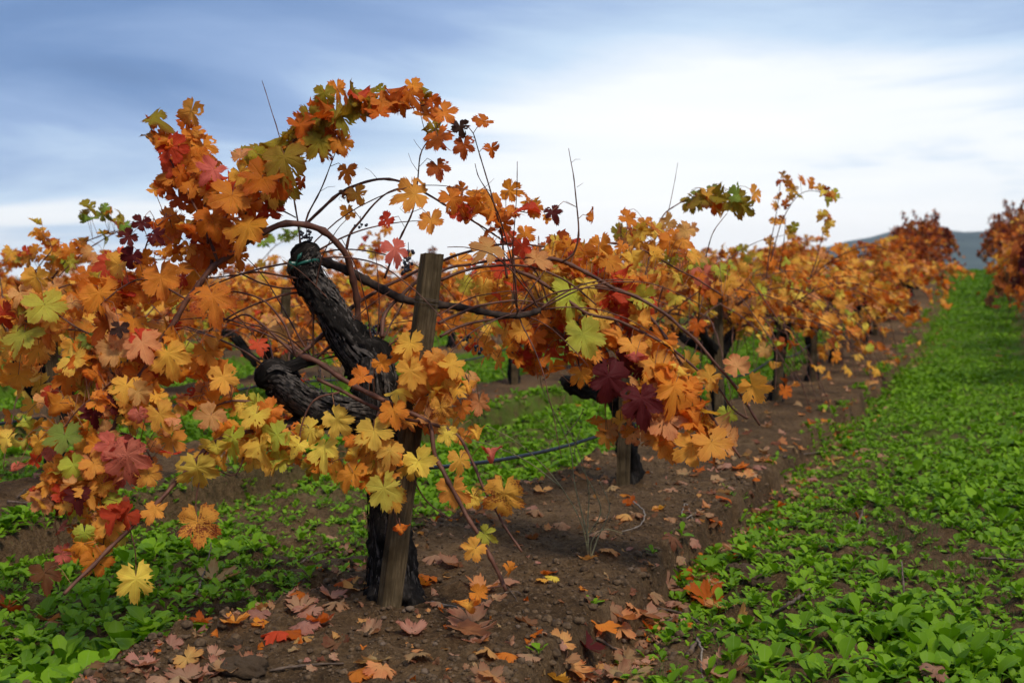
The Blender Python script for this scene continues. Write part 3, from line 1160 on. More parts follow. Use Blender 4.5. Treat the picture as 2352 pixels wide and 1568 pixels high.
arm2P, arm2R = near.wood(AB, [.072, .070, .060, .056, .056, .060, .054, .042, .018], 5, 'arm', 46, .009)
WOOD.append(near.last_wood)
AC = px_pts([(640, 872), (662, 848), (700, 832), (730, 828)], D0 - .14, .02)
near.wood(AC, [.032, .024, .020, .012], 6, 'arm', 24, .009)
AD = px_pts([(740, 945), (700, 975), (660, 985), (640, 972)], D0 - .10)
near.wood(AD, [.05, .040, .032, .024], 7, 'arm', 24, .009)
# last year's long cane, tied to the stake
near.cane(px_pts([(700, 592), (740, 600), (800, 622), (870, 660), (930, 688), (985, 697), (1060, 706), (1140, 722), (1200, 724), (1240, 712)], D0 - .02, .18), .0175, .0105, 'cane_old', 'old_cane', sides=14, step=.010)
NEAR_CANES = [
    ([(820, 770), (821, 700), (806, 620), (790, 577), (755, 540), (720, 521), (690, 514), (640, 518), (585, 545), (490, 614), (433, 686), (367, 791), (310, 888), (253, 993), (187, 1097), (133, 1172)], 4.50, -.45, .0125, .0072),
    ([(485, 612), (492, 560), (520, 490), (560, 440), (640, 365), (705, 300), (800, 266), (880, 260), (940, 250), (990, 238)], 4.25, .12, .0062, .0022),
    ([(500, 600), (470, 520), (430, 440), (395, 375), (345, 292)], 4.22, 0, .0055, .002),
    ([(478, 560), (470, 470), (450, 380), (432, 285)], 4.22, .08, .0045, .002),
    ([(700, 518), (735, 484), (790, 438), (868, 412), (930, 420), (985, 448), (1041, 482), (1110, 522), (1165, 560)], 4.45, .12, .0068, .003),
    ([(796, 572), (805, 535), (830, 505), (860, 468), (893, 441), (935, 428)], 4.45, .02, .0055, .0022),
    ([(700, 520), (708, 490), (735, 440), (762, 372), (770, 352)], 4.42, .05, .0036, .0016),
    ([(883, 640), (912, 563), (947, 487), (958, 429), (961, 395), (969, 346), (1004, 293), (1012, 262)], 4.45, .10, .0042, .002),
    ([(1165, 640), (1156, 580), (1152, 537), (1127, 440), (1100, 350), (1087, 306), (1076, 292)], 4.55, -.05, .0046, .0018),
    ([(1290, 602), (1316, 584), (1329, 541), (1325, 476), (1318, 410), (1312, 374), (1306, 341)], 4.75, -.05, .0048, .0013),
    ([(682, 818), (741, 770), (830, 690), (960, 622), (1075, 578), (1165, 560), (1250, 566)], 4.40, .35, .0078, .004),
    ([(878, 775), (881, 729), (910, 690), (960, 647), (1040, 614), (1130, 600), (1230, 590)], 4.42, .30, .0080, .004),
    ([(1012, 643), (1060, 624), (1113, 612), (1214, 612), (1300, 645), (1370, 700)], 4.50, .15, .0065, .003),
    ([(1011, 773), (1060, 748), (1119, 735), (1180, 728), (1230, 716)], 4.45, .20, .0055, .0035),
    ([(1008, 742), (1050, 722), (1110, 700), (1190, 690), (1260, 700)], 4.46, .20, .0055, .003),
    ([(690, 818), (720, 826), (770, 858), (816, 888), (860, 908), (905, 932), (982, 971), (1000, 1050), (1019, 1083), (1066, 1173), (1116, 1256), (1163, 1357)], 4.33, -.30, .0095, .0066),
    ([(730, 870), (800, 905), (870, 940), (930, 962), (1000, 975), (1055, 1004), (1087, 1065), (1114, 1126), (1167, 1220), (1199, 1267)], 4.28, -.20, .0068, .0040),
    ([(648, 958), (620, 935), (583, 924), (533, 920), (490, 932)], 4.28, -.10, .0065, .0038),
    ([(672, 978), (600, 986), (540, 998), (489, 1018), (420, 1090), (374, 1140), (298, 1213), (237, 1274), (180, 1331), (146, 1364)], 4.32, -.50, .0078, .0062),
    ([(680, 818), (664, 770), (650, 740), (611, 694), (564, 674), (520, 668)], 4.34, .05, .0052, .003),
    ([(682, 820), (640, 780), (600, 744), (564, 722), (520, 740)], 4.34, .10, .0052, .003),
    ([(690, 640), (640, 632), (590, 625), (540, 632), (470, 640)], 4.36, .05, .0044, .0022),
    ([(700, 660), (650, 662), (600, 650), (545, 625)], 4.40, .10, .0044, .0022),
    ([(740, 680), (680, 672), (610, 690), (540, 720), (480, 760)], 4.45, -.12, .0052, .003),
    ([(575, 545), (560, 500), (590, 470), (630, 476), (680, 500)], 4.36, .05, .0040, .0024),
    ([(602, 535), (606, 510), (612, 470)], 4.40, 0, .0065, .005),
    ([(433, 690), (380, 660), (330, 640), (280, 660), (230, 700)], 4.20, -.05, .0044, .002),
    ([(367, 795), (320, 800), (260, 790), (190, 760), (120, 720), (60, 740)], 4.18, .10, .0048, .002),
    ([(310, 890), (270, 870), (230, 900), (180, 940), (140, 990)], 4.12, -.02, .0042, .002),
    ([(253, 995), (300, 1000), (340, 1040), (360, 1080)], 4.08, 0, .0040, .002),
    ([(205, 1075), (230, 1130), (240, 1190), (238, 1250)], 4.05, -.02, .0034, .002),
    ([(530, 1000), (560, 1040), (540, 1090), (500, 1080)], 4.20, -.05, .0036, .002),
    ([(905, 932), (920, 880), (960, 850), (1020, 836), (1060, 850), (1085, 890)], 4.28, -.05, .0042, .002),
    ([(780, 900), (720, 920), (690, 990), (700, 1040), (760, 1060)], 4.22, -.05, .0036, .002),
    ([(870, 945), (860, 990), (880, 1050), (885, 1110), (905, 1180), (925, 1230)], 4.20, -.02, .0038, .002),
    ([(940, 1080), (980, 1150), (1040, 1192), (1066, 1180)], 4.22, -.05, .0030, .002),
    ([(1116, 1256), (1090, 1262), (1075, 1275)], 4.1, 0, .0024, .0015),
    ([(1158, 1345), (1120, 1350), (1090, 1370), (1075, 1400)], 4.02, 0, .0026, .0015),
    ([(490, 1018), (470, 1060), (450, 1150), (455, 1200)], 4.12, -.06, .0032, .0018),
    ([(298, 1213), (310, 1260), (312, 1300)], 4.0, 0, .0026, .0016),
    ([(1041, 482), (1090, 490), (1150, 480), (1230, 492)], 4.55, .05, .0036, .0018),
    ([(330, 640), (330, 590), (345, 540), (380, 500)], 4.25, 0, .0036, .0016),
]
for pts, Y, dy, r0, r1 in NEAR_CANES:
    near.cane(px_pts(pts, Y, dy), r0, r1)
for pts, Y, r0 in [([(1312, 374), (1322, 366), (1333, 366)], 4.72, .0009), ([(1325, 476), (1300, 462)], 4.72, .0009), ([(868, 413), (850, 392), (838, 386)], 4.46, .001), ([(961, 395), (945, 372), (938, 352)], 4.5, .001),
                   ([(969, 346), (956, 330), (950, 320)], 4.5, .001), ([(1100, 440), (1120, 425), (1135, 410)], 4.5, .001), ([(735, 440), (752, 430), (770, 428)], 4.44, .001), ([(947, 487), (930, 490), (918, 478), (925, 472)], 4.46, .0009),
                   ([(796, 438), (784, 446), (778, 458), (786, 462)], 4.46, .0008), ([(1152, 537), (1135, 520), (1118, 518)], 4.5, .0009), ([(1325, 430), (1340, 420)], 4.72, .0009)]:
    near.cane(px_pts(pts, Y), r0, r0 * .6, 'cane', 'tendril', sides=4, leafy=False)

trg = random.Random(64)
for x, y, n in ((690, 600, 6), (720, 830, 9), (640, 870, 5), (860, 820, 8), (1190, 722, 8), (1240, 712, 6)):
    for _ in range(n):
        d = Vector((trg.uniform(-1, 1), trg.uniform(-.5, .5), trg.uniform(-.1, 1.0)))
        p = wild_cane(trg, at(x, y, D0 - .02 + (0.2 if x > 1000 else 0)), d, trg.uniform(.35, .85), trg.uniform(.8, 2.6), .22, .05)
        if len(p) > 3:
            near.cane(p, trg.uniform(.0024, .0046), .0012, leafy=False, step=.025, sides=5)
# the leaves one can tell apart, from top to bottom
image_leaves(near, [
    (342, 288, 58, 'orange', 4.22, -60), (372, 318, 62, 'deep', 4.22, 20), (430, 272, 60, 'deep', 4.28, 170), (447, 310, 62, 'orange', 4.26, 20),
    (400, 352, 92, 'red', 4.20, 30, 'flat', .5), (392, 392, 78, 'scarlet', 4.22, -20), (470, 345, 80, 'orange', 4.25, 10), (505, 372, 66, 'rust', 4.26, 120),
    (480, 400, 88, 'pink', 4.18, -30), (440, 430, 92, 'orange', 4.20, 15), (415, 465, 74, 'rust', 4.24, 15), (362, 440, 52, 'amber', 4.24, 70),
    (560, 352, 62, 'tan', 4.22, 150), (628, 318, 82, 'olive', 4.24, 200), (655, 380, 128, 'olive', 4.16, 10, 'flat', .5), (590, 420, 132, 'deep', 4.14, -25, 'flat', .45),
    (640, 430, 90, 'deep', 4.18, 30), (530, 465, 130, 'orange', 4.12, -10, 'flat', .3), (560, 535, 130, 'orange', 4.12, -12, 'flat', .6), (490, 520, 105, 'deep', 4.14, 10),
    (690, 425, 44, 'rust', 4.26, 0, 'curled'), (700, 300, 92, 'deep', 4.26, 30), (735, 265, 88, 'orange', 4.26, -60), (745, 300, 80, 'olive', 4.28, 40), (725, 335, 90, 'olive', 4.26, -35),
    (780, 270, 96, 'olive', 4.28, 15), (785, 335, 70, 'orange', 4.28, 10), (815, 215, 76, 'scarlet', 4.30, 200), (840, 225, 80, 'olive', 4.30, 5), (880, 250, 96, 'olive', 4.31, 5),
    (905, 205, 70, 'deep', 4.32, 190), (935, 225, 72, 'deep', 4.33, 30), (965, 222, 78, 'olive', 4.34, -40), (990, 225, 52, 'deep', 4.35, 200),
    (985, 265, 74, 'orange', 4.36, 60), (1025, 265, 72, 'orange', 4.36, 30), (1005, 325, 92, 'orange', 4.42, 30), (1008, 390, 74, 'rust', 4.42, 10, 'limp', .8),
    (1058, 298, 58, 'dead', 4.46, 10, 'curled'), (1105, 282, 62, 'deep', 4.48, -35, 'curled'), (1130, 350, 56, 'deep', 4.48, 10, 'curled'), (1066, 342, 66, 'rust', 4.46, 5),
    (797, 400, 66, 'orange', 4.44, 10), (822, 452, 64, 'amber', 4.44, 20), (798, 492, 48, 'orange', 4.44, 0), (800, 450, 50, 'brown', 4.46, 0),
    (935, 448, 104, 'amber', 4.42, -70, 'flat', .05), (990, 515, 82, 'amber', 4.42, 12, 'flat', .3), (884, 508, 46, 'red', 4.40, -50, 'limp'), (912, 585, 84, 'pink', 4.36, 10, 'flat', .5),
    (1180, 440, 62, 'orange', 4.60, 75, 'curled'), (1272, 490, 52, 'maroon', 4.70, 20, 'limp'), (1365, 500, 56, 'orange', 4.75, 80, 'limp'), (1256, 505, 30, 'orange', 4.70, 0),
    (1112, 578, 94, 'tan', 4.38, -40, 'flat', .3), (1245, 600, 88, 'tan', 4.62, 60, 'limp', .3), (1200, 575, 60, 'scarlet', 4.6, 10),
    (290, 548, 52, 'maroon', 4.10, -50, 'flat', .0), (325, 518, 56, 'maroon', 4.10, -10, 'limp', .0), (362, 545, 62, 'maroon', 4.10, 40, 'limp', .0), (300, 598, 66, 'maroon', 4.12, -20, 'limp', .0), (378, 585, 60, 'orange', 4.10, 20),
    (490, 700, 128, 'orange', 4.08, 8, 'flat', .8), (372, 655, 118, 'orange', 4.12, 15, 'flat', .45), (235, 690, 108, 'orange', 4.15, 20, 'flat', .6), (265, 620, 84, 'amber', 4.18, -30),
    (110, 715, 120, 'lime', 4.22, 10, 'flat', .0), (45, 780, 110, 'lime', 4.24, -5, 'flat', .05), (205, 790, 62, 'green', 4.2, 10), (85, 650, 80, 'amber', 4.28, 0),
    (275, 760, 60, 'dead', 4.08, 0, 'curled'), (250, 815, 112, 'tan', 4.12, -40, 'flat', .3), (330, 800, 108, 'tan', 4.06, 20, 'flat', .5), (390, 830, 112, 'amber', 4.1, 10, 'flat', .5),
    (595, 797, 62, 'scarlet', 4.22, 0, 'flat', .1), (515, 880, 96, 'amber', 4.15, 10, 'flat', .1), (480, 820, 82, 'orange', 4.2, 20), (285, 900, 96, 'amber', 4.02, -8, 'flat', .3),
    (215, 958, 74, 'maroon', 4.0, 5, 'flat', .0), (320, 960, 62, 'pink', 3.98, 8, 'flat', .2), (375, 965, 92, 'amber', 4.0, 25, 'flat', .1), (145, 1012, 104, 'green', 4.02, 5, 'flat', .0),
    (250, 1035, 88, 'pink', 3.98, -30, 'flat', .3), (295, 1065, 130, 'pink', 3.97, 5, 'flat', .9), (175, 1080, 84, 'lime', 4.0, 20, 'limp', .1), (345, 1100, 80, 'amber', 4.0, 10), (395, 955, 54, 'tan', 4.02, 180),
    (475, 965, 92, 'tan', 4.06, -30, 'flat', .75), (180, 1150, 82, 'maroon', 3.95, 0, 'limp'), (148, 1165, 60, 'amber', 3.98, -10), (253, 1215, 82, 'amber', 3.97, 20, 'flat', .35),
    (195, 1235, 66, 'lime', 3.95, 0, 'limp'), (352, 1180, 86, 'amber', 3.98, 8, 'flat', .2), (225, 1300, 96, 'orange', 3.94, 10, 'flat', .5), (190, 1260, 70, 'orange', 3.95, -10, 'flat', .6),
    (105, 1330, 100, 'brown', 3.93, 10, 'limp', .4), (312, 1348, 116, 'yellow', 3.92, 0, 'limp', .25), (455, 1218, 124, 'amber', 4.0, 0, 'flat', 1.0),
    (455, 1090, 112, 'yellow', 4.06, 5, 'flat', .15), (530, 1020, 96, 'lime', 4.1, 10, 'flat', .05), (600, 1040, 100, 'yellow', 4.14, 20), (580, 960, 92, 'yellow', 4.16, -20), (500, 1040, 92, 'yellow', 4.08, 10),
    (680, 1030, 66, 'yellow', 4.16, -30), (742, 1042, 104, 'yellow', 4.14, 15, 'flat', .05), (785, 975, 98, 'yellow', 4.12, 40, 'flat', .0), (650, 1010, 60, 'amber', 4.2, 0),
    (860, 1003, 104, 'yellow', 4.10, 10, 'flat', .0), (893, 1045, 78, 'yellow', 4.08, -15, 'flat', .0), (885, 1140, 118, 'lime', 4.06, 10, 'flat', .0), (803, 1098, 92, 'orange', 4.10, -10, 'flat', .1), (848, 1115, 70, 'orange', 4.14, 5),
    (967, 1070, 92, 'yellow', 4.12, 25, 'flat', .05), (1042, 1140, 100, 'amber', 4.10, 5, 'flat', .15), (1058, 1068, 76, 'amber', 4.12, 5, 'flat', .1), (1092, 1150, 66, 'yellow', 4.14, 20), (1160, 1152, 124, 'amber', 4.06, 5, 'flat', .95),
    (905, 952, 84, 'orange', 4.10, 10, 'flat', .25), (1015, 948, 82, 'amber', 4.12, 8, 'flat', 1.0), (940, 800, 94, 'amber', 4.14, 10, 'flat', .1), (945, 868, 100, 'amber', 4.10, 0, 'flat', .1), (1000, 825, 60, 'amber', 4.16, 20),
    (1048, 845, 90, 'amber', 4.14, 40, 'flat', .1), (1078, 893, 66, 'amber', 4.12, 0, 'flat', .1), (1020, 880, 66, 'amber', 4.18, 10, 'limp'), (1028, 1005, 66, 'yellow', 4.16, 0), (1096, 1000, 56, 'amber', 4.12, 5),
    (822, 870, 70, 'orange', 4.12, -50, 'limp', .1), (880, 840, 56, 'orange', 4.14, 40, 'curled', .1), (1130, 1045, 66, 'pink', 4.08, 0, 'curled', .5), (922, 1222, 60, 'orange', 4.08, 5, 'curled', .7),
    (1082, 1268, 78, 'amber', 4.02, -40, 'flat', .2), (1120, 1230, 62, 'lime', 4.04, 60, 'limp'), (1172, 1312, 52, 'orange', 4.0, 10, 'curled'), (1075, 1400, 84, 'amber', 3.98, 5, 'curled', .8), (1105, 1365, 60, 'orange', 4.0, 60, 'limp'),
    (955, 900, 66, 'orange', 4.24, 0), (1060, 940, 60, 'orange', 4.3, 0), (1100, 935, 70, 'tan', 4.35, 0), (1000, 990, 60, 'orange', 4.25, 10),
    (650, 775, 90, 'tan', 4.5, 10), (700, 790, 80, 'tan', 4.5, 60), (610, 850, 60, 'amber', 4.5, 0),
])
cluster(near, 520, 500, 95, 110, 24, 'fire', 100, 4.30, .10)
cluster(near, 435, 520, 75, 85, 14, 'fire', 86, 4.28, .08)
run(near, [(345, 290), (400, 375), (450, 460)], 8, 'sky', 70, 4.26, 22)
run(near, [(435, 285), (455, 360), (475, 440)], 7, 'sky', 72, 4.28, 20)
run(near, [(560, 430), (640, 360), (700, 300), (745, 262), (800, 245), (880, 238), (980, 225)], 46, 'arch', 74, 4.32, 30)
run(near, [(740, 240), (735, 215)], 3, 'arch', 56, 4.3, 14)
cluster(near, 590, 420, 80, 60, 8, 'sky', 100, 4.30, .10)
cluster(near, 700, 320, 70, 50, 10, 'arch', 84, 4.32, .08)
cluster(near, 400, 380, 50, 60, 9, 'fire', 78, 4.28, .06)
cluster(near, 150, 1060, 110, 130, 28, 'mixlow', 84, 4.14, .08)
cluster(near, 190, 900, 110, 70, 12, 'warm', 84, 4.24, .08)
run(near, [(1000, 270), (985, 310), (1030, 310)], 4, 'sky', 62, 4.44, 16)
run(near, [(1040, 470), (1110, 478), (1180, 485), (1235, 488)], 15, 'fire', 74, 4.56, 18)
run(near, [(1060, 440), (1050, 480), (1080, 510)], 4, 'fire', 64, 4.52, 14)
cluster(near, 1150, 545, 60, 30, 5, 'fire', 70, 4.6)
cluster(near, 330, 650, 130, 60, 20, 'fire', 92, 4.26, .08)
cluster(near, 300, 830, 150, 95, 40, 'warm', 92, 4.22, .10)
cluster(near, 290, 990, 120, 110, 36, 'mixlow', 86, 4.10, .10)
cluster(near, 190, 1160, 100, 120, 34, 'mixlow', 78, 4.04, .08)
cluster(near, 560, 1010, 115, 75, 26, 'gold', 88, 4.22, .08)
cluster(near, 90, 720, 95, 90, 16, 'warm', 92, 4.34, .08)
cluster(near, 60, 800, 60, 40, 4, 'lemon', 90, 4.36, .08)
cluster(near, 470, 870, 80, 80, 14, 'warm', 80, 4.26, .08)
cluster(near, 1030, 920, 80, 100, 18, 'warm', 66, 4.32, .08)
cluster(near, 870, 1060, 80, 110, 14, 'lemon', 88, 4.16, .05)
cluster(near, 970, 880, 80, 110, 14, 'ambers', 84, 4.20, .05)
cluster(near, 760, 1040, 120, 60, 10, 'gold', 84, 4.24, .06)
cluster(near, 60, 950, 60, 120, 12, 'gold', 84, 4.5, .2)
cluster(near, 250, 1060, 90, 50, 6, 'mixlow', 80, 4.14, .06)
near.finish(300, True, HIRES[:50])


def bunch(parent, base, p, n, length, seed, size=.0075):
    """a small, half-dried bunch of black grapes"""
    rg = random.Random(seed)
    mb = MB()
    p = Vector(p)
    tube(mb, resample([p + Vector((0, 0, .03)), p, p + Vector((.004, 0, -length))], .01), np.float64(.0013), 4)
    st = mb
    u = np.linspace(0, math.pi, 6); w_ = np.linspace(0, 2 * math.pi, 8, endpoint=False)
    for i in range(n):
        t = rg.random()
        wd = .022 * (1 - .7 * t) + .006
        a = rg.uniform(0, 6.283)
        c = np.array([p.x + wd * math.cos(a) * rg.random() ** .4, p.y + wd * math.sin(a), p.z - t * length])
        r = size * rg.uniform(.7, 1.15)
        S = np.stack([np.outer(np.sin(u), np.cos(w_)), np.outer(np.sin(u), np.sin(w_)), np.outer(np.cos(u), np.ones(8))], -1)
        S = S * r * np.array([1, 1, rg.uniform(.9, 1.2)]) + c
        i_ = np.arange(48).reshape(6, 8); j_ = np.roll(i_, -1, 1)
        Q = np.stack([i_[1:], j_[1:], j_[:-1], i_[:-1]][::1], -1) if False else np.stack([i_[:-1], i_[1:], j_[1:], j_[:-1]], -1).reshape(-1, 4)
        mb.add(S.reshape(-1, 3), Q)
    return mb.build('grape_bunch', M['grape'], parent, None, True, base)


for k, (x, y, Y, n, ln) in enumerate([(704, 530, 4.42, 22, .055), (938, 575, 4.44, 26, .075), (928, 610, 4.44, 14, .03), (852, 745, 4.45, 18, .045), (828, 515, 4.46, 5, .012), (1098, 795, 4.6, 10, .03), (1070, 765, 4.6, 8, .03), (735, 850, 4.36, 16, .09), (760, 875, 4.36, 10, .06)]):
    bunch(near.root, near.base, at(x, y, Y), n, ln, 40 + k, .0062 if k < 7 else .003)


def shaggy(v, P, r, n, seed, ln=(.06, .22), wood=None):
    """loose strips of peeling bark"""
    rg = random.Random(seed)
    T, N, B = frames(P)
    mb = MB()
    for _ in range(n):
        i = rg.randrange(0, len(P) - 3)
        a = rg.uniform(0, 6.283)
        m_ = max(3, int(rg.uniform(*ln) / .010))
        w_ = rg.uniform(.0010, .0050)
        pts, drift = [], rg.gauss(0, .02)
        lift = rg.uniform(.0, .022) * (1 if rg.random() < .5 else .3)
        for j in range(m_):
            k = min(len(P) - 1, i + j)
            if k == len(P) - 1 and j > 2:
                break
            aa = a + drift * j
            u = abs(j / m_ - .45) * 2
            rad = r[k] * 1.05 + .002 + lift * u ** 3
            d = N[k] * math.cos(aa) + B[k] * math.sin(aa)
            s_ = -N[k] * math.sin(aa) + B[k] * math.cos(aa)
            c = P[k] + d * rad
            pts.append((c - s_ * w_ * (1.1 - u * .7), c + s_ * w_ * (1.1 - u * .7) + d * .0015))
        if len(pts) < 3:
            continue
        V = np.array(pts).reshape(-1, 3)
        q = np.arange(len(pts) - 1) * 2
        mb.add(V, np.stack([q, q + 1, q + 3, q + 2], -1))
    tag(mb.build('bark_strips', M['strip'], wood or v.root, None, True, v.base), kind='stuff')


shaggy(near, trunkP, trunkR, 620, 1, (.06, .22), WOOD[0])
shaggy(near, armP, armR, 700, 2, (.03, .14), WOOD[1])
shaggy(near, arm2P, arm2R, 560, 3, (.03, .12), WOOD[3])
shaggy(near, headP, headR, 320, 4, (.02, .07), WOOD[2])

# the leaning stake that carries it, with its wire
pb = at(893, 1402, 4.33)
pb.z = Hs(pb.x, pb.y) - .03
st0 = stake(pb, at(994, 583, 4.36), .072, .056, R(24), 5, 'tall leaning weathered wooden stake in front of the gnarled black vine', 'wooden stakes of the rows')
mb = MB()
cw = at(979, 690, 4.352)
for q, dz in ((0, 0), (1, -.012), (2, .006)):
    ring = []
    for i in range(25):
        a = i / 24 * 2 * math.pi
        x, y = .040 * max(-1, min(1, 1.35 * math.cos(a))), .032 * max(-1, min(1, 1.35 * math.sin(a)))
        c_, s_ = math.cos(R(24)), math.sin(R(24))
        ring.append(Vector((cw.x + x * c_ - y * s_, cw.y + x * s_ + y * c_, cw.z + dz - .18 * x)))
    tube(mb, resample(ring, .006), np.float64(.0013), 5, False)
tube(mb, resample([cw + Vector((.04, 0, -.005)), cw + Vector((.055, -.005, .012)), cw + Vector((.062, -.004, -.004))], .005), np.float64(.0013), 5)
wr = mb.build('tie_wire', M['wire'], st0, None, True, st0.location)

# green tape that ties the head of the vine
mb = MB()
hc = at(700, 608, D0 - .05)
for q, (rx, tilt, dz) in enumerate(((.056, .40, -.006),)):
    ring = []
    for i in range(21):
        a = i / 20 * 2 * math.pi
        ring.append(hc + Vector((rx * math.cos(a), .060 * math.sin(a), dz + tilt * .045 * math.cos(a) - .012 * math.sin(a))))
    P = resample(ring, .008)
    T, N, B = frames(P)
    up = np.array([0.25, 0, .97])
    V = np.stack([P - up * .006, P + up * .006], 1).reshape(-1, 3)
    i_ = np.arange(len(P) - 1) * 2
    mb.add(V, np.stack([i_, i_ + 2, i_ + 3, i_ + 1], -1))
for sgn in (-1, 1):
    P = resample([hc + Vector((-.020, -.062, .0)), hc + Vector((-.030 + .012 * sgn, -.070, .012 + .010 * sgn)), hc + Vector((-.026 + .024 * sgn, -.066, .018 + .016 * sgn))], .006)
    V = np.stack([P - np.array([.0, 0, .009]), P + np.array([.004, 0, .010])], 1).reshape(-1, 3)
    i_ = np.arange(len(P) - 1) * 2
    mb.add(V, np.stack([i_, i_ + 2, i_ + 3, i_ + 1], -1))
o = mb.build('plant_tie', M['tie'], None, hc, True, hc)
sm = o.modifiers.new('thickness', 'SOLIDIFY'); sm.thickness = .0012
tag(o, 'green plastic tape tied round the top of the front vine arm', 'plant tie')

# ------------------------------------------------------------------ second vine of the front row
y1 = 7.0
b1 = Vector((float(row_x(y1)) + .04, y1, 0)); b1.z = Hs(b1.x, b1.y)
v1 = Vine('grapevine', b1, 21)
tag(v1.root, 'grapevine with dark red and amber leaf cluster, second in the front row', 'grapevine', 'grapevines of the vineyard')
v1.wood(px_pts([(1450, 1140), (1448, 1080), (1440, 1000), (1425, 930), (1410, 880)], 7.0, -.05), [.080, .062, .055, .052, .055], 31, 'trunk', 26, .014, 1.4)
v1.wood(px_pts([(1415, 905), (1380, 892), (1345, 895), (1315, 880), (1296, 872)], 6.9, -.35), [.050, .044, .040, .036, .02], 32, 'arm', 24, .012, 1.8)
v1.wood(px_pts([(1412, 890), (1430, 840), (1470, 790), (1500, 750)], 7.0, .1), [.050, .042, .036, .028], 33, 'arm', 24, .012, 1.8)
v1.wood(px_pts([(1408, 890), (1385, 830), (1350, 770), (1300, 730), (1250, 716)], 6.9, -1.7), [.055, .045, .036, .026, .020], 34, 'arm', 20, .014)
Y1 = 4.95
for pts, Y, dy, r0, r1 in [
    ([(1240, 600), (1267, 594), (1301, 604), (1358, 632), (1410, 662), (1462, 682), (1527, 720), (1566, 754), (1602, 785), (1644, 836), (1686, 884), (1745, 976)], 4.85, -.10, .0095, .0050),
    ([(1176, 619), (1228, 639), (1290, 680), (1350, 720), (1410, 733), (1457, 754), (1535, 795), (1605, 852), (1652, 893), (1683, 938), (1717, 961)], 4.80, 0, .0080, .0045),
    ([(1322, 658), (1397, 661), (1465, 702), (1488, 723), (1522, 764), (1553, 816), (1579, 860), (1602, 904), (1623, 940), (1662, 995), (1701, 1051)], 4.90, -.15, .0080, .0048),
    ([(1250, 716), (1300, 700), (1340, 720), (1370, 770), (1385, 830), (1400, 900)], 4.95, -.10, .0060, .003),
    ([(1250, 716), (1270, 750), (1310, 790), (1330, 840), (1310, 880)], 4.95, -.05, .0052, .003),
    ([(1380, 700), (1430, 760), (1470, 830), (1490, 900), (1520, 980), (1530, 1030)], 4.90, -.10, .0058, .003),
    ([(1470, 830), (1530, 860), (1580, 920), (1600, 1000), (1610, 1040)], 4.86, -.08, .0046, .0024),
    ([(1339, 566), (1375, 560), (1411, 559), (1475, 574), (1552, 616), (1609, 646), (1660, 680)], 5.6, .3, .0060, .003),
    ([(1400, 640), (1430, 580), (1440, 520), (1430, 490)], 5.8, .2, .004, .002),
    ([(1480, 640), (1500, 560), (1520, 500), (1555, 470), (1600, 455), (1660, 462)], 6.2, .4, .0048, .002),
    ([(1500, 560), (1530, 500), (1545, 440), (1557, 374)], 6.3, 0, .0030, .0010),
    ([(1610, 640), (1625, 575), (1640, 530), (1670, 490)], 6.6, .1, .0040, .002),
    ([(1260, 700), (1240, 640), (1210, 600), (1180, 585)], 4.9, -.1, .0048, .002),
    ([(1500, 745), (1560, 700), (1620, 660), (1650, 640)], 6.8, -.1, .0056, .003),
    ([(1500, 745), (1530, 640), (1570, 600), (1620, 610)], 7.0, -.3, .0050, .003),
]:
    v1.cane(px_pts(pts, Y, dy), r0, r1)
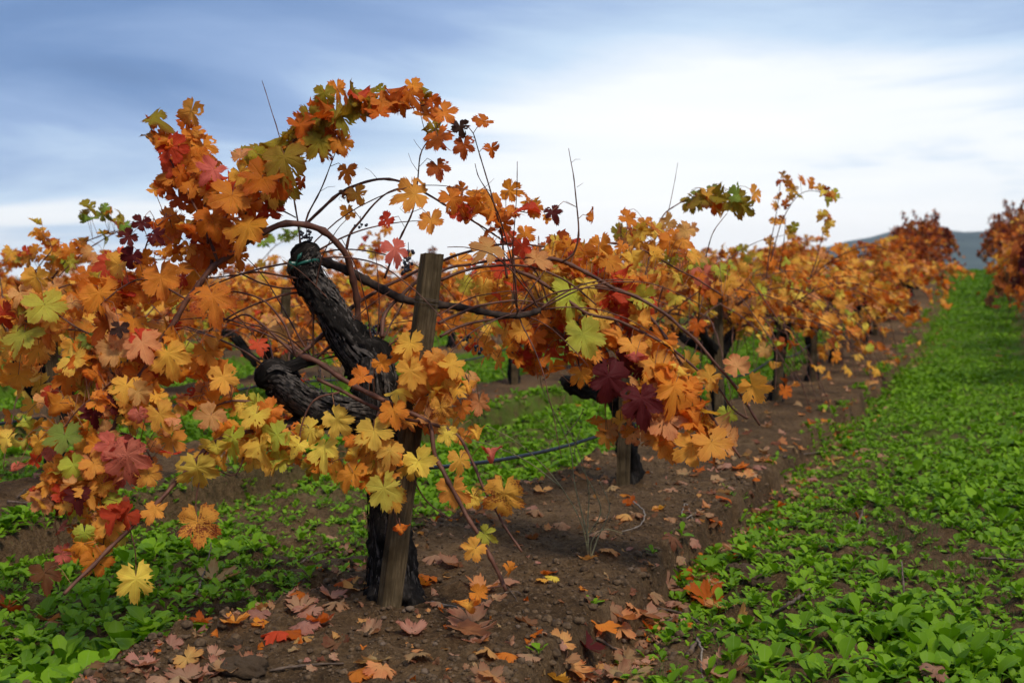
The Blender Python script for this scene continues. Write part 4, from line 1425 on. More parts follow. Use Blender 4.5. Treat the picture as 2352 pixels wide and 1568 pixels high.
image_leaves(v1, [
    (1310, 695, 118, 'lime', 4.80, -20, 'flat', .1), (1345, 785, 124, 'lime', 4.72, 10, 'flat', .0), (1385, 740, 84, 'yellow', 4.84, 20), (1290, 670, 90, 'lime', 4.86, -40), (1335, 870, 76, 'orange', 4.78, -5),
    (1395, 885, 128, 'maroon', 4.66, -8, 'flat', .1), (1475, 935, 128, 'maroon', 4.64, 5, 'flat', .1), (1440, 690, 96, 'scarlet', 4.86, 30), (1420, 730, 80, 'red', 4.9, 0), (1470, 740, 76, 'red', 4.92, 20), (1455, 800, 84, 'amber', 4.74, 10),
    (1405, 650, 66, 'scarlet', 5.0, 30), (1365, 700, 80, 'yellow', 4.86, 0), (1225, 780, 88, 'orange', 4.9, -10), (1250, 840, 60, 'orange', 4.88, 10), (1200, 830, 62, 'red', 4.95, 0),
    (1512, 850, 104, 'amber', 4.74, 15, 'flat', .2), (1550, 905, 128, 'orange', 4.68, -20, 'flat', .1), (1530, 975, 112, 'tan', 4.70, 10, 'flat', .3), (1600, 960, 100, 'orange', 4.70, 20), (1520, 1025, 84, 'amber', 4.72, -10), (1590, 1045, 120, 'amber', 4.66, 0, 'flat', .15), (1645, 1030, 118, 'amber', 4.64, 12, 'flat', .1),
    (1735, 900, 96, 'amber', 4.72, 30, 'flat', .0), (1690, 830, 84, 'tan', 4.74, 190, 'limp'), (1620, 870, 74, 'amber', 4.76, -60), (1640, 890, 70, 'tan', 4.76, 20), (1670, 960, 64, 'lime', 5.2, 5), (1440, 1000, 70, 'orange', 4.78, 0), (1395, 1010, 60, 'amber', 4.85, 5), (1370, 975, 60, 'orange', 4.9, 5), (1460, 830, 66, 'pink', 4.72, 0),
    (1448, 505, 60, 'orange', 5.7, 60, 'limp'), (1425, 570, 40, 'orange', 5.6, -30, 'curled'), (1455, 600, 78, 'amber', 5.6, 10), (1540, 565, 74, 'orange', 5.9, 0),
    (1660, 455, 76, 'olive', 6.3, 70), (1690, 470, 80, 'olive', 6.3, 20), (1610, 458, 66, 'olive', 6.3, -60), (1640, 475, 60, 'deep', 6.35, 0), (1715, 480, 66, 'olive', 6.35, 40), (1700, 445, 60, 'green', 6.3, 100), (1620, 640, 74, 'pink', 6.2, 10), (1670, 655, 80, 'amber', 6.3, 0), (1640, 680, 60, 'orange', 6.2, 0),
    (1440, 635, 76, 'amber', 5.4, 0), (1490, 650, 72, 'orange', 5.5, 10), (1290, 570, 84, 'rust', 4.9, 20, 'limp'), (1340, 590, 76, 'orange', 4.95, 0),
])
cluster(v1, 1300, 600, 110, 45, 24, 'hot', 76, 4.98, .16)
cluster(v1, 1360, 700, 125, 75, 38, 'hot', 84, 5.0, .15)
cluster(v1, 1280, 790, 110, 65, 28, 'fire', 78, 5.0, .12)
cluster(v1, 1460, 800, 95, 85, 28, 'ambers', 88, 4.90, .10)
cluster(v1, 1150, 640, 120, 55, 22, 'hot', 64, 5.05, .2)
cluster(v1, 1140, 770, 100, 65, 14, 'fire', 62, 5.1, .2)
cluster(v1, 1440, 900, 70, 60, 6, 'maroon', 92, 4.78, .06)
cluster(v1, 1440, 720, 60, 50, 8, 'scarlet', 80, 4.92, .06)
cluster(v1, 1540, 930, 95, 95, 30, 'ambers', 96, 4.80, .08)
cluster(v1, 1580, 1010, 90, 50, 8, 'ambers', 96, 4.78, .08)
cluster(v1, 1430, 980, 70, 50, 8, 'warm', 70, 4.9, .08)
cluster(v1, 1520, 580, 110, 70, 34, 'fargold', 62, 6.0, .35)
cluster(v1, 1600, 650, 90, 50, 16, 'fargold', 58, 6.4, .30)
run(v1, [(1590, 460), (1650, 455), (1720, 470)], 12, 'olives', 56, 6.4, 22)
cluster(v1, 1460, 540, 40, 40, 8, 'fargold', 58, 5.9, .2)
v1.finish(300, True, HIRES[:50])
for k, (x, y, Y, n, ln) in enumerate([(1490, 715, 5.0, 8, .02), (1180, 800, 5.2, 16, .06)]):
    bunch(v1.root, v1.base, at(x, y, Y), n, ln, 70 + k, .0065)
p1 = at(1432, 1128, 6.86); p1.z = Hs(p1.x, p1.y) - .02
stake(p1, at(1440, 660, 6.9), .068, .05, R(-12), 9, 'short weathered stake under the dark red leaves of the second vine', 'wooden stakes of the rows')

# ------------------------------------------------------------------ the other vines
ORD = ['', 'second', 'third', 'fourth', 'fifth', 'sixth', 'seventh', 'eighth', 'ninth', 'tenth', 'eleventh', 'twelfth']
VG = 'grapevines of the vineyard'


def row_base(y, k, dx=0.0):
    x = float(row_x(y, k)) + dx
    return Vector((x, y, Hs(x, y)))


def add_stake(y, k, seed, label, h=1.12):
    rg = random.Random(seed)
    b = row_base(y - .12, k, .05)
    stake(b - Vector((0, 0, .03)), b + Vector((rg.uniform(-.05, .05), rg.uniform(-.04, .04), h)), .066, .05, rg.uniform(-.5, .5), seed, label, 'wooden stakes of the rows', False)


# front row, third to sixth: leaves still one by one
v2 = Vine('grapevine', row_base(9.4, 0), 23)
tag(v2.root, 'third vine of the front row, tangled bare canes and tall golden shoots', 'grapevine', VG)
grow_vine(v2, 20, 260, 'fargold', 61, 0, 2, 34, 1.08)
for pts, Y, dy in [([(1760, 640), (1770, 560), (1785, 480), (1795, 400)], 9.2, 0), ([(1770, 600), (1800, 500), (1850, 440), (1935, 455)], 9.2, .1), ([(1790, 620), (1800, 560), (1805, 500)], 9.3, 0), ([(1860, 640), (1880, 580), (1895, 510)], 9.5, 0), ([(1640, 640), (1680, 590), (1740, 555), (1800, 540)], 8.9, .2),
                   ([(1720, 640), (1790, 740), (1850, 850), (1880, 930)], 8.6, -.2), ([(1700, 680), (1770, 780), (1830, 880)], 8.5, -.2), ([(1640, 690), (1720, 740), (1800, 830), (1860, 900)], 8.5, -.2), ([(1690, 660), (1790, 690), (1900, 740), (1990, 790)], 8.8, .2)]:
    v2.cane(px_pts(pts, Y, dy), .0048, .0018, step=.03, sides=5, leafy=True)
run(v2, [(1795, 400), (1790, 450), (1795, 500), (1800, 540)], 15, 'fargold', 36, 9.25, 20)
run(v2, [(1820, 440), (1860, 435), (1900, 445), (1935, 455)], 13, 'fargold', 34, 9.25, 13)
run(v2, [(1880, 500), (1905, 500), (1900, 540)], 7, 'fargold', 32, 9.5, 12)
run(v2, [(1760, 560), (1790, 590), (1740, 600)], 8, 'fargold', 40, 9.2, 18)
v2.finish(300)
add_stake(9.4, 0, 51, 'stake of the third vine in the front row, among bare canes')
v3 = Vine('grapevine', row_base(11.75, 0), 24)
tag(v3.root, 'fourth vine of the front row, black forked trunk under golden leaves', 'grapevine', VG)
grow_vine(v3, 24, 430, 'fargold', 62, 0, 2, 26, 1.08, (.06, .092), True, 1.25)
v3.finish(280)
add_stake(11.75, 0, 52, 'stake of the fourth vine in the front row')
v4 = Vine('grapevine', row_base(14.0, 0), 25)
tag(v4.root, 'fifth vine of the front row, low golden leaves drooping over the soil edge', 'grapevine', VG)
grow_vine(v4, 24, 430, 'ambers', 63, 0, 2, 16, 1.08, (.062, .095), True, 1.3)
v4.finish(280)
add_stake(14.0, 0, 53, 'stake of the fifth vine in the front row')

# row behind, seen through the gaps
B_ROW = [(4.9, 'fargold', 'outermost vine of the row behind, half out of the picture at the left edge', 250), (7.0, 'fargold', 'vine with thick black trunk behind the yellow-green leaves at the left edge', 280),
         (9.2, 'far', 'vine of the row behind, half hidden by the left arm of the front vine', 280), (11.4, 'far', 'vine of the row behind, hidden behind trunk and stake of the front vine', 260),
         (13.55, 'far', 'vine of the row behind with green tie, seen right of the leaning stake', 260)]
for i, (y, mix, lab, n) in enumerate(B_ROW):
    v = Vine('grapevine', row_base(y, -1), 30 + i)
    tag(v.root, lab, 'grapevine', VG)
    grow_vine(v, 18, n, mix, 70 + i, 0, 2, 5, .96)
    if i == 1:
        for pts, Y, dy in [([(120, 640), (150, 600), (190, 560), (250, 535), (300, 528)], 7.0, .2), ([(60, 660), (90, 610), (120, 570), (100, 540)], 6.8, 0), ([(300, 640), (340, 600), (420, 596), (470, 598)], 7.2, .1)]:
            v.cane(px_pts(pts, Y, dy), .0055, .002, step=.03, sides=5)
        run(v, [(190, 510), (225, 490), (265, 500), (300, 510)], 10, 'olives', 46, 7.0, 12)
        run(v, [(60, 530), (90, 535), (100, 560), (150, 560)], 7, 'far', 42, 6.9, 14)
        run(v, [(20, 590), (80, 600), (180, 590), (240, 600)], 16, 'warm', 52, 7.0, 22)
    if i == 3:
        v.cane(px_pts([(600, 600), (640, 560), (690, 548)], 11.0, .1), .005, .002, step=.03, sides=5)
        run(v, [(600, 560), (640, 548), (690, 540)], 10, 'green', 34, 11.0, 10)
        run(v, [(820, 560), (850, 540), (870, 590)], 12, 'warm', 38, 11.2, 22)
    v.finish(280)
    add_stake(y, -1, 60 + i, ['stake at the left edge in the row behind', 'stake behind the hanging leaves at the left', 'stake behind the left arm of the front vine', 'stake hidden behind the front trunk in the row behind', 'stake of the vine with green tie in the row behind'][i])


# farther vines: a few models copied along the rows
def model_vine(seed, mix, nleaf, ncane=14):
    v = Vine('grapevine', (0, 0, 0), seed)
    grow_vine(v, ncane, nleaf, mix, seed, 0, 1, 3, 1.0, (.06, .095))
    v.finish(0, False)
    return v.root


models = [model_vine(200 + i, m_, 640, 20) for i, m_ in enumerate(('far', 'fargold', 'far', 'ambers', 'fardark', 'far'))]
used = set()


def copy_vine(k, loc, rz, sc, label):
    src = models[k]
    if k not in used:
        used.add(k)
        root = src
    else:
        root = src.copy()
        COL.objects.link(root)
        for ch in src.children:
            c = ch.copy()
            COL.objects.link(c)
            c.parent = root
    root.location = loc
    root.rotation_euler = (0, 0, rz)
    root.scale = (sc[0], sc[0], sc[1])
    tag(root, label, 'grapevine', VG)
    return root


far_rg = random.Random(77)
ys0 = [16.3 + 2.35 * i for i in range(14)]
for i, y in enumerate(ys0):
    far = y > 34
    lab = (ORD[i + 5] + ' vine of the front row, counted from the leaning stake') if i + 5 < len(ORD) else ('distant rust-red vine of the front row near the crest' if y > 36 else 'distant orange vine of the front row before the crest')
    copy_vine(4 if y > 29 else far_rg.choice((0, 1, 2, 3, 5)), row_base(y, 0, far_rg.uniform(-.1, .1)), far_rg.uniform(0, 6.28), (far_rg.uniform(1.05, 1.25) * (.80 if far else 1), far_rg.uniform(.98, 1.12) * (1.22 if far else 1)), lab)
    if y < 26:
        add_stake(y, 0, 80 + i, 'stake of the ' + ORD[i + 5] + ' vine in the front row')
for i, y in enumerate([15.2 + 2.35 * j for j in range(14)]):
    lab = 'vine of the row across the green aisle, partly cut off by the right edge' if y < 24 else 'distant rust and orange vine of the row across the green aisle'
    copy_vine(4 if far_rg.random() < .7 else far_rg.choice((0, 2, 5)), row_base(y, 1, far_rg.uniform(-.1, .1)), far_rg.uniform(0, 6.28), (far_rg.uniform(1.02, 1.15) * (.84 if y > 34 else 1), far_rg.uniform(1.2, 1.5) * (1.08 if y > 34 else 1)), lab)
for i, y in enumerate([15.8 + 2.3 * j for j in range(9)]):
    copy_vine(far_rg.choice((0, 1, 2, 3, 5)), row_base(y, -1, far_rg.uniform(-.1, .1)), far_rg.uniform(0, 6.28), (far_rg.uniform(.95, 1.1), far_rg.uniform(.9, 1.08)), ORD[min(i + 5, 11)] + ' vine of the row behind, counted from the left edge' if i < 6 else 'orange vine far along the row behind the front row')
for k, (ya, yb) in ((-2, (7.5, 36)), (-3, (10.0, 44)), (-4, (13, 50)), (-5, (16, 52)), (-6, (19, 54))):
    y = ya
    nth = 0
    while y < yb:
        copy_vine(far_rg.choice((0, 1, 2, 3, 4, 5) if k < -2 else (0, 1, 2, 5)), row_base(y, k, far_rg.uniform(-.1, .1)), far_rg.uniform(0, 6.28), (far_rg.uniform(.95, 1.12), far_rg.uniform(.88, 1.06)),
                  (ORD[nth] + ' vine of the third row counted from the left edge') if k == -2 and nth < 12 and nth else 'orange vine of the ' + {-2: 'third', -3: 'fourth', -4: 'fifth', -5: 'sixth', -6: 'seventh'}[k] + ' row, seen through gaps of the front vines')
        nth += 1
        y += 2.35 if k > -4 else 2.6
print('vines done', len(bpy.data.objects))

# ------------------------------------------------------------------ drip hoses


def hose(pts, label, r=.0095):
    mb = MB()
    tube(mb, resample(pts, .04), np.float64(r), 8)
    o = mb.build('drip_hose', M['hose'], None, pts[0], True, pts[0])
    tag(o, label, 'hose', 'drip hoses along the rows')


hp = px_pts([(800, 1066), (880, 1070), (930, 1074), (1010, 1072), (1090, 1064), (1170, 1052), (1260, 1034), (1340, 1012), (1420, 984)], 4.45, 2.45)
y = 7.0
last = hp[-1]
for j in range(5):
    y += 2.35
    b = row_base(y, 0)
    m_ = (last + Vector((b.x, b.y, b.z + .42))) * .5 - Vector((0, 0, .05))
    hp += [m_, Vector((b.x, b.y, b.z + .42))]
    last = hp[-1]
hose(hp, 'black drip hose sagging from the leaning stake along the front row')
for k, y0, lab in ((-1, 4.4, 'black drip hose of the row behind, low over the green'), (-2, 7.0, 'black drip hose of the third row, seen under the leaves')):
    pts = []
    y = y0
    while y < y0 + 16:
        b = row_base(y, k)
        pts += [Vector((b.x, b.y, b.z + .40)), row_base(y + 1.15, k) + Vector((0, 0, .35))]
        y += 2.3
    hose(pts, lab, .009)

# ------------------------------------------------------------------ cover crop seedlings


def seed_leaf(rg, kind):
    """a spoon-shaped leaf on its stalk, lying along +Y, base at the origin; unit length"""
    n = 6
    ts = np.array([0, .30, .42, .55, .72, .87, .96, 1.0])
    wd = np.array([.018, .022, .12, .21, .260, .235, .15, .03]) if kind == 0 else np.array([.016, .03, .10, .13, .19, .17, .11, .02])
    wd = wd * np.array([rg.uniform(.88, 1.12) for _ in ts])
    bend = rg.uniform(.2, 1.0)
    V, U = [], []
    for t, w_ in zip(ts, wd):
        a = bend * t
        y, z = math.sin(a) / bend, -(1 - math.cos(a)) / bend
        cup = rg.uniform(.1, .4) * w_
        jag = rg.uniform(-.03, .03)
        V += [(-w_, y + jag, z + cup), (0, y, z), (w_, y - jag, z + cup)]
        U += [(0, t), (.5, t), (1, t)]
    Q = []
    for i in range(len(ts) - 1):
        for j in range(2):
            Q.append((i * 3 + j, i * 3 + j + 1, i * 3 + j + 4, i * 3 + j + 3))
    return np.array(V), np.array(Q), np.array(U)


srg = random.Random(5)
SLEAF = [seed_leaf(srg, i % 3 == 2) for i in range(9)]
SLEAF_ME = [mesh_np('seedling_leaf', V, Q, M['green'], True, U) for V, Q, U in SLEAF]


def seedling_leaves(rg, size):
    """list of (leaf index, 3x3 matrix rows, offset)"""
    out = []
    n = rg.choice((4, 5, 6, 6, 7))
    a0 = rg.uniform(0, 6.283)
    for i in range(n):
        a = a0 + i * 2.4 + rg.uniform(-.4, .4)
        el = rg.uniform(.45, 1.25) if i < n - 2 else rg.uniform(.9, 1.4)
        L_ = size * rg.uniform(.6, 1.15)
        y = Vector((math.cos(a) * math.cos(el), math.sin(a) * math.cos(el), math.sin(el)))
        x = Vector((-math.sin(a), math.cos(a), rg.uniform(-.3, .3)))
        x = (x - y * x.dot(y)).normalized()
        z = x.cross(y)
        if z.z < 0:
            x, z = -x, -z
        out.append((rg.randrange(len(SLEAF)), np.array([tuple(x), tuple(y), tuple(z)]) * L_, L_, (x, y, z)))
    return out


def cover(x, y):
    """density of seedlings, 0..1"""
    w = across(x, y)
    k = np.round(w / W)
    wl = w - k * W
    e = .34 * fbm(np.asarray(x) * 1.1, np.asarray(y) * 1.1, 61, 4, .6)
    d = sstep(.76, .96, np.abs(wl) + e + np.where(wl < 0, .28, np.where(k == 0, .05 + .16 * sstep(5.5, 11, y), .36)))
    patch = sstep(-.30, .10, fbm(np.asarray(x) * 1.9, np.asarray(y) * 1.9, 66, 3) + .12)
    fl = np.where(w < 0, .40, .22)
    return d * (fl + (1 - fl) * patch)


def in_view(p, m=60):
    if p.y < .5: return False
    c, s = math.cos(PITCH), math.sin(PITCH)
    d = Vector((p.x, p.y, p.z - EYE))
    f = d.y * c - d.z * s
    u = d.y * s + d.z * c
    px, py = 1176 + FPX * d.x / f, 784 - FPX * u / f
    return -m < px < 2352 + m and -m < py < 1568 + m


def scatter_cover():
    rg = np.random.RandomState(4)
    cand = []
    # rectangles in (across, y): (k-th aisle centre offset)
    for (y0, y1, dens, smin, smax) in ((3.3, 6.5, 440, .032, .108), (6.5, 10, 360, .040, .105), (10, 17, 230, .048, .10), (17, 28, 110, .06, .10), (28, 48, 50, .08, .13)):
        for k in ((1,) if y0 > 17 else (1, 0) if y0 > 10 else (1, 0, -1)):
            lo, hi = (k - 1) * W + .52, k * W - .38
            n = int((hi - lo) * NRM * (y1 - y0) * dens)
            w = rg.uniform(lo, hi, n); y = rg.uniform(y0, y1, n)
            x = row_x(y) + w * NRM
            keep = rg.rand(n) < cover(x, y)
            x, y = x[keep], y[keep]
            z = H(x, y)
            s = smin + (smax - smin) * np.clip(.42 + .8 * fbm(x * 1.2, y * 1.2, 88, 3) + rg.normal(0, .24, len(x)), 0, 1.15) ** 1.9
            cand.append(np.stack([x, y, z, s], -1))
    # thin cover in the other aisles
    for (y0, y1, dens, ks) in ((9, 20, 75, (-1, -2)), (12, 28, 50, (-2, -3)), (16, 34, 30, (-4,))):
        for k in ks:
            lo, hi = (k - 1) * W + .68, k * W - .4
            n = int((hi - lo) * NRM * (y1 - y0) * dens)
            w = rg.uniform(lo, hi, n); y = rg.uniform(y0, y1, n)
            x = row_x(y) + w * NRM
            keep = rg.rand(n) < cover(x, y)
            x, y = x[keep], y[keep]
            cand.append(np.stack([x, y, H(x, y), rg.uniform(.06, .09, len(x))], -1))
    # odd seedlings on the soil
    n = 60
    y = rg.uniform(3.6, 7, n); w = rg.uniform(-.9, .95, n)
    keep = (np.abs(w) > .5)
    y, w = y[keep], w[keep]
    x = row_x(y) + w * NRM
    cand.append(np.stack([x, y, H(x, y), rg.uniform(.03, .05, len(x))], -1))
    C = np.vstack(cand)
    vis = np.array([in_view(Vector(c[:3]), 120) for c in C])
    return C[vis]


CC = scatter_cover()
# hand-placed: strong plants one can point at
extra = []
for px, py, s in [(1238, 1500, .06), (2090, 1330, .11), (2060, 1400, .12), (1990, 1440, .10), (2140, 1480, .10), (100, 1420, .09), (160, 1440, .08), (70, 1490, .09), (200, 1500, .08), (190, 1400, .08), (1680, 1330, .085), (1730, 1340, .08), (1640, 1420, .07), (1530, 1480, .08), (2200, 1420, .09), (2280, 1500, .09), (1900, 1330, .09), (1960, 1300, .08), (1840, 1290, .08), (2300, 1350, .08), (410, 1420, .07), (480, 1350, .07), (350, 1460, .06), (860, 1300, .05)]:
    g = ground_at(px, py)
    if g is not None:
        extra.append((g.x, g.y, g.z, s))
order = np.argsort(CC[:, 1] - CC[:, 3] * 22)
CC = np.vstack([np.array(extra), CC[order]])
SG = 'mustard seedlings of the cover crop'
for i in range(min(300, len(CC))):
    x, y, z, s = CC[i]
    lv = seedling_leaves(srg, s)
    w = float(across(x, y))
    if i == 0:
        lab = 'lone two-tone green seedling standing on the bare soil ridge below the front vine'
    else:
        big = 'large' if s > .095 else 'small' if s < .065 else 'middling'
        if w < -.2:
            lab = big + ' green seedling left of the front vine' + ((', in the bottom left corner' if y < 3.9 and x < -1.25 else ', by the left edge' if x < -1.25 else ', by the bottom edge' if y < 3.9 else ', near the turned clods' if w > -1.1 else ', under the hanging leaves'))
        else:
            lab = big + ' green seedling ' + ('at the bottom edge' if y < 3.75 else 'in the near right aisle' if y < 4.2 else 'farther up the right aisle') + (', beside the furrow' if w < 1.1 else ', towards the right edge' if w > 1.75 else ', mid-aisle')
    root = empty('mustard_seedling', (x, y, z - .004))
    tag(root, lab, 'seedling', None if i == 0 else SG)
    for k, Mx, L_, (ax, ay, az) in lv:
        o = bpy.data.objects.new('leaf', SLEAF_ME[k])
        o.parent = root
        mt = Matrix((ax, ay, az)).transposed().to_4x4() @ Matrix.Diagonal((L_, L_, L_, 1))
        o.matrix_local = mt
        COL.objects.link(o)


def build_cover():
    Vs, Qs, Us, n0 = [], [], [], 0
    for x, y, z, s in CC[300:]:
        for k, Mx, L_, _ in seedling_leaves(srg, s):
            V, Q, U = SLEAF[k]
            Vs.append(V @ Mx + np.array([x, y, z - .004]))
            Qs.append(Q + n0); Us.append(U)
            n0 += len(V)
    me = mesh_np('ground_cover', np.vstack(Vs), np.vstack(Qs), M['green'], True, np.vstack(Us))
    o = add('ground_cover', me)
    tag(o, 'bright green carpet of young mustard plants filling the aisles', 'ground cover', kind='stuff')
    print('cover', len(CC), len(me.polygons))


build_cover()


def build_grass():
    rg = np.random.RandomState(9)
    n = 9000
    y = rg.uniform(3.4, 7.5, n)
    side = rg.rand(n) < .6
    w = np.where(side, rg.uniform(.8, 2.5, n), rg.uniform(-2.4, -.7, n))
    x = row_x(y) + w * NRM
    d = fbm(x * 2.5, y * 2.5, 91, 3)
    keep = d > .02
    x, y = x[keep], y[keep]
    z = H(x, y)
    n = len(x)
    a = rg.uniform(0, 6.283, n); h = rg.uniform(.02, .075, n); wd = rg.uniform(.0008, .0018, n)
    lean = rg.uniform(.1, .8, n)
    dx, dy = np.cos(a), np.sin(a)
    rows = []
    for t, ww in ((0, 1), (.5, .8), (1, .1)):
        cx = x + dx * lean * h * t * t; cy = y + dy * lean * h * t * t; cz = z - .003 + h * t * (1 - .3 * lean * t)
        rows.append(np.stack([cx - dy * wd * ww, cy + dx * wd * ww, cz], -1))
        rows.append(np.stack([cx + dy * wd * ww, cy - dx * wd * ww, cz], -1))
    V = np.stack(rows, 1).reshape(-1, 3)
    b = np.arange(n)[:, None] * 6
    Q = np.concatenate([b + np.array([0, 1, 3, 2]), b + np.array([2, 3, 5, 4])])
    U = np.tile(np.array([[.2, 0], [.8, 0], [.2, .5], [.8, .5], [.2, 1], [.8, 1]]), (n, 1))
    o = add('grass', mesh_np('grass', V, Q, M['grass'], True, U))
    tag(o, 'fine short grass sprouting between the seedlings', 'grass', kind='stuff')


build_grass()

# ------------------------------------------------------------------ fallen leaves, twigs, clods, pebbles


def ground_normal(x, y, e=.03):
    return Vector((-(Hs(x + e, y) - Hs(x - e, y)) / (2 * e), -(Hs(x, y + e) - Hs(x, y - e)) / (2 * e), 1)).normalized()


frg = random.Random(8)
FG = 'fallen vine leaves on the soil'


def fallen(p, size, mix, label, group=FG, tilt=.28):
    n = ground_normal(p.x, p.y, .05) * .5 + Vector((frg.gauss(0, tilt), frg.gauss(0, tilt), .8))
    n.normalize()
    a = frg.uniform(0, 6.283)
    y = Vector((math.cos(a), math.sin(a), 0))
    y = (y - n * y.dot(n)).normalized()
    if frg.random() < .4:
        n = -n
    x = y.cross(n)
    o = bpy.data.objects.new('fallen_leaf', frg.choice(LEAF['dry']))
    mt = Matrix((x, y, n)).transposed().to_4x4() @ Matrix.Diagonal((size, size, size * frg.uniform(.7, 1.15), 1))
    me = o.data
    co = np.empty(len(me.vertices) * 3, np.float32)
    me.vertices.foreach_get('co', co)
    zz = (np.array(mt.to_3x3()) @ co.reshape(-1, 3).T)[2]
    mt.translation = p + Vector((0, 0, -np.percentile(zz, 12) + .002))
    o.matrix_world = mt
    c = pick(mix, frg)
    o.color = (*c, max(0, frg.gauss(.3, .25)))
    COL.objects.link(o)
    if label is None:
        hue = 'dark brown' if c[0] < .30 else 'rust-red' if c[1] < .16 and c[0] > .3 else 'orange' if c[2] < .06 else 'pinkish' if c[2] > .12 else 'tan'
        big = 'large' if size > .060 else 'small' if size < .046 else 'curled'
        w = float(across(p.x, p.y))
        zone = 'bottom edge' if p.y < 3.75 else None
        if w > 1.0: place = 'among the right-hand seedlings'
        elif w > .66: place = 'in the furrow'
        elif w > .12: place = 'on the ridge, right side'
        elif w > -.4: place = 'on the ridge by the trunks'
        elif w > -1.0: place = 'on clods left of the ridge'
        else: place = 'among the left-hand seedlings'
        far_ = ', by the bottom edge' if p.y < 4.0 else ', level with the front trunk' if p.y < 5.0 else ', behind the front vine' if p.y < 6.6 else ', past the second stake'
        label = big + ' ' + hue + ' dry leaf ' + place + far_
    tag(o, label, 'leaf', group)


MIX['litter'] = [('drypink', 5), ('drytan', 5), ('tan', 2), ('drybrown', 3), ('deep', 1.2), ('orange', 1)]
HERO = [
    (1075, 1465, 118, 'drypink', 'large pale dry vine leaf lying below the hanging leaf tip'), (1085, 1435, 90, 'drytan', None), (960, 1507, 66, 'drytan', None), (1120, 1508, 72, 'tan', None), (840, 1458, 74, 'drypink', None), (772, 1482, 66, 'drybrown', None),
    (700, 1445, 80, 'drypink', None), (655, 1462, 84, 'deep', None), (858, 1525, 96, 'drytan', None), (880, 1545, 78, 'tan', None), (820, 1552, 80, 'orange', None), (1385, 1440, 84, 'orange', 'upright orange fallen leaf leaning in the furrow edge pile'), (1425, 1452, 80, 'tan', None), (1420, 1420, 84, 'tan', None),
    (1480, 1412, 84, 'drypink', None), (1495, 1455, 70, 'drytan', None), (1310, 1540, 84, 'tan', None), (1295, 1482, 62, 'tan', None), (1345, 1490, 66, 'maroon', 'dark maroon fallen leaf in the furrow below the ridge'), (1275, 1560, 90, 'amber', 'yellow fallen leaf cut by the bottom edge'), (1340, 1556, 80, 'drypink', None), (1300, 1515, 76, 'drytan', None),
    (1655, 1545, 104, 'drypink', 'large flat pinkish dry leaf lying on the grass near the bottom edge'), (1695, 1428, 66, 'tan', None), (1625, 1380, 84, 'deep', 'bright orange-red fallen leaf at the edge of the seedlings'), (1660, 1395, 76, 'tan', None), (1535, 1350, 70, 'drypink', None), (1560, 1330, 60, 'deep', None), (1500, 1375, 66, 'drytan', None), (1580, 1360, 60, 'drypink', None), (1450, 1400, 70, 'tan', None),
    (1272, 1331, 40, 'yellow', 'small yellow fallen leaf alone on the ridge'), (1250, 1335, 36, 'amber', None), (1350, 1285, 48, 'tan', None), (1286, 1212, 44, 'drytan', None), (1226, 1238, 36, 'brown', None), (1395, 1270, 50, 'tan', None), (1440, 1190, 40, 'tan', None), (1512, 1170, 36, 'amber', None), (1430, 1142, 40, 'orange', None), (1440, 1160, 44, 'deep', None),
    (1105, 1350, 70, 'tan', None), (1135, 1378, 52, 'drytan', None), (1010, 1392, 54, 'drypink', None), (1000, 1290, 70, 'drypink', None), (1030, 1300, 76, 'drytan', None), (985, 1330, 50, 'deep', None), (965, 1345, 46, 'orange', None),
    (640, 1465, 74, 'red', None), (720, 1405, 80, 'drypink', None), (775, 1395, 74, 'drytan', None), (760, 1370, 70, 'drypink', None), (820, 1350, 66, 'tan', None), (690, 1400, 66, 'drypink', None), (790, 1340, 60, 'deep', None), (735, 1430, 60, 'deep', None),
    (430, 1520, 70, 'tan', None), (330, 1525, 84, 'drypink', None), (290, 1540, 78, 'drybrown', None), (490, 1330, 90, 'drytan', None), (540, 1430, 70, 'amber', None), (235, 1370, 84, 'drypink', None), (390, 1370, 60, 'drybrown', None), (20, 1400, 70, 'rust', None), (600, 1420, 60, 'drypink', None),
    (1712, 1095, 46, 'tan', None), (1742, 1075, 40, 'drypink', None), (1700, 1075, 40, 'orange', None), (1835, 1030, 34, 'tan', None), (1770, 1060, 36, 'tan', None), (1560, 1290, 44, 'drypink', None), (1640, 1200, 50, 'deep', None), (1590, 1250, 46, 'drypink', None),
]
for px, py, wd, mix, lab in HERO:
    g = ground_at(px, py)
    if g is None:
        continue
    fallen(g, wd * 1.1 / FPX * g.y / 1.7, mix, lab, None if lab else FG)
cnt = 0
tries = 0
while cnt < 215 and tries < 20000:
    tries += 1
    y = 3.5 + 7.0 * frg.random() ** 1.7
    u = frg.random()
    if u < .52: w = frg.gauss(.84, .09)
    elif u < .74: w = frg.gauss(-.52, .16)
    elif u < .88: w = frg.uniform(-.6, .7)
    else: w = frg.uniform(-2.4, 2.4)
    x = float(row_x(y)) + w * NRM
    p = Vector((x, y, Hs(x, y)))
    if not in_view(p, 10):
        continue
    if abs(w) < .1 and abs(y - 4.4) < .25:
        continue
    fallen(p, frg.uniform(.042, .074), 'litter', None)
    cnt += 1
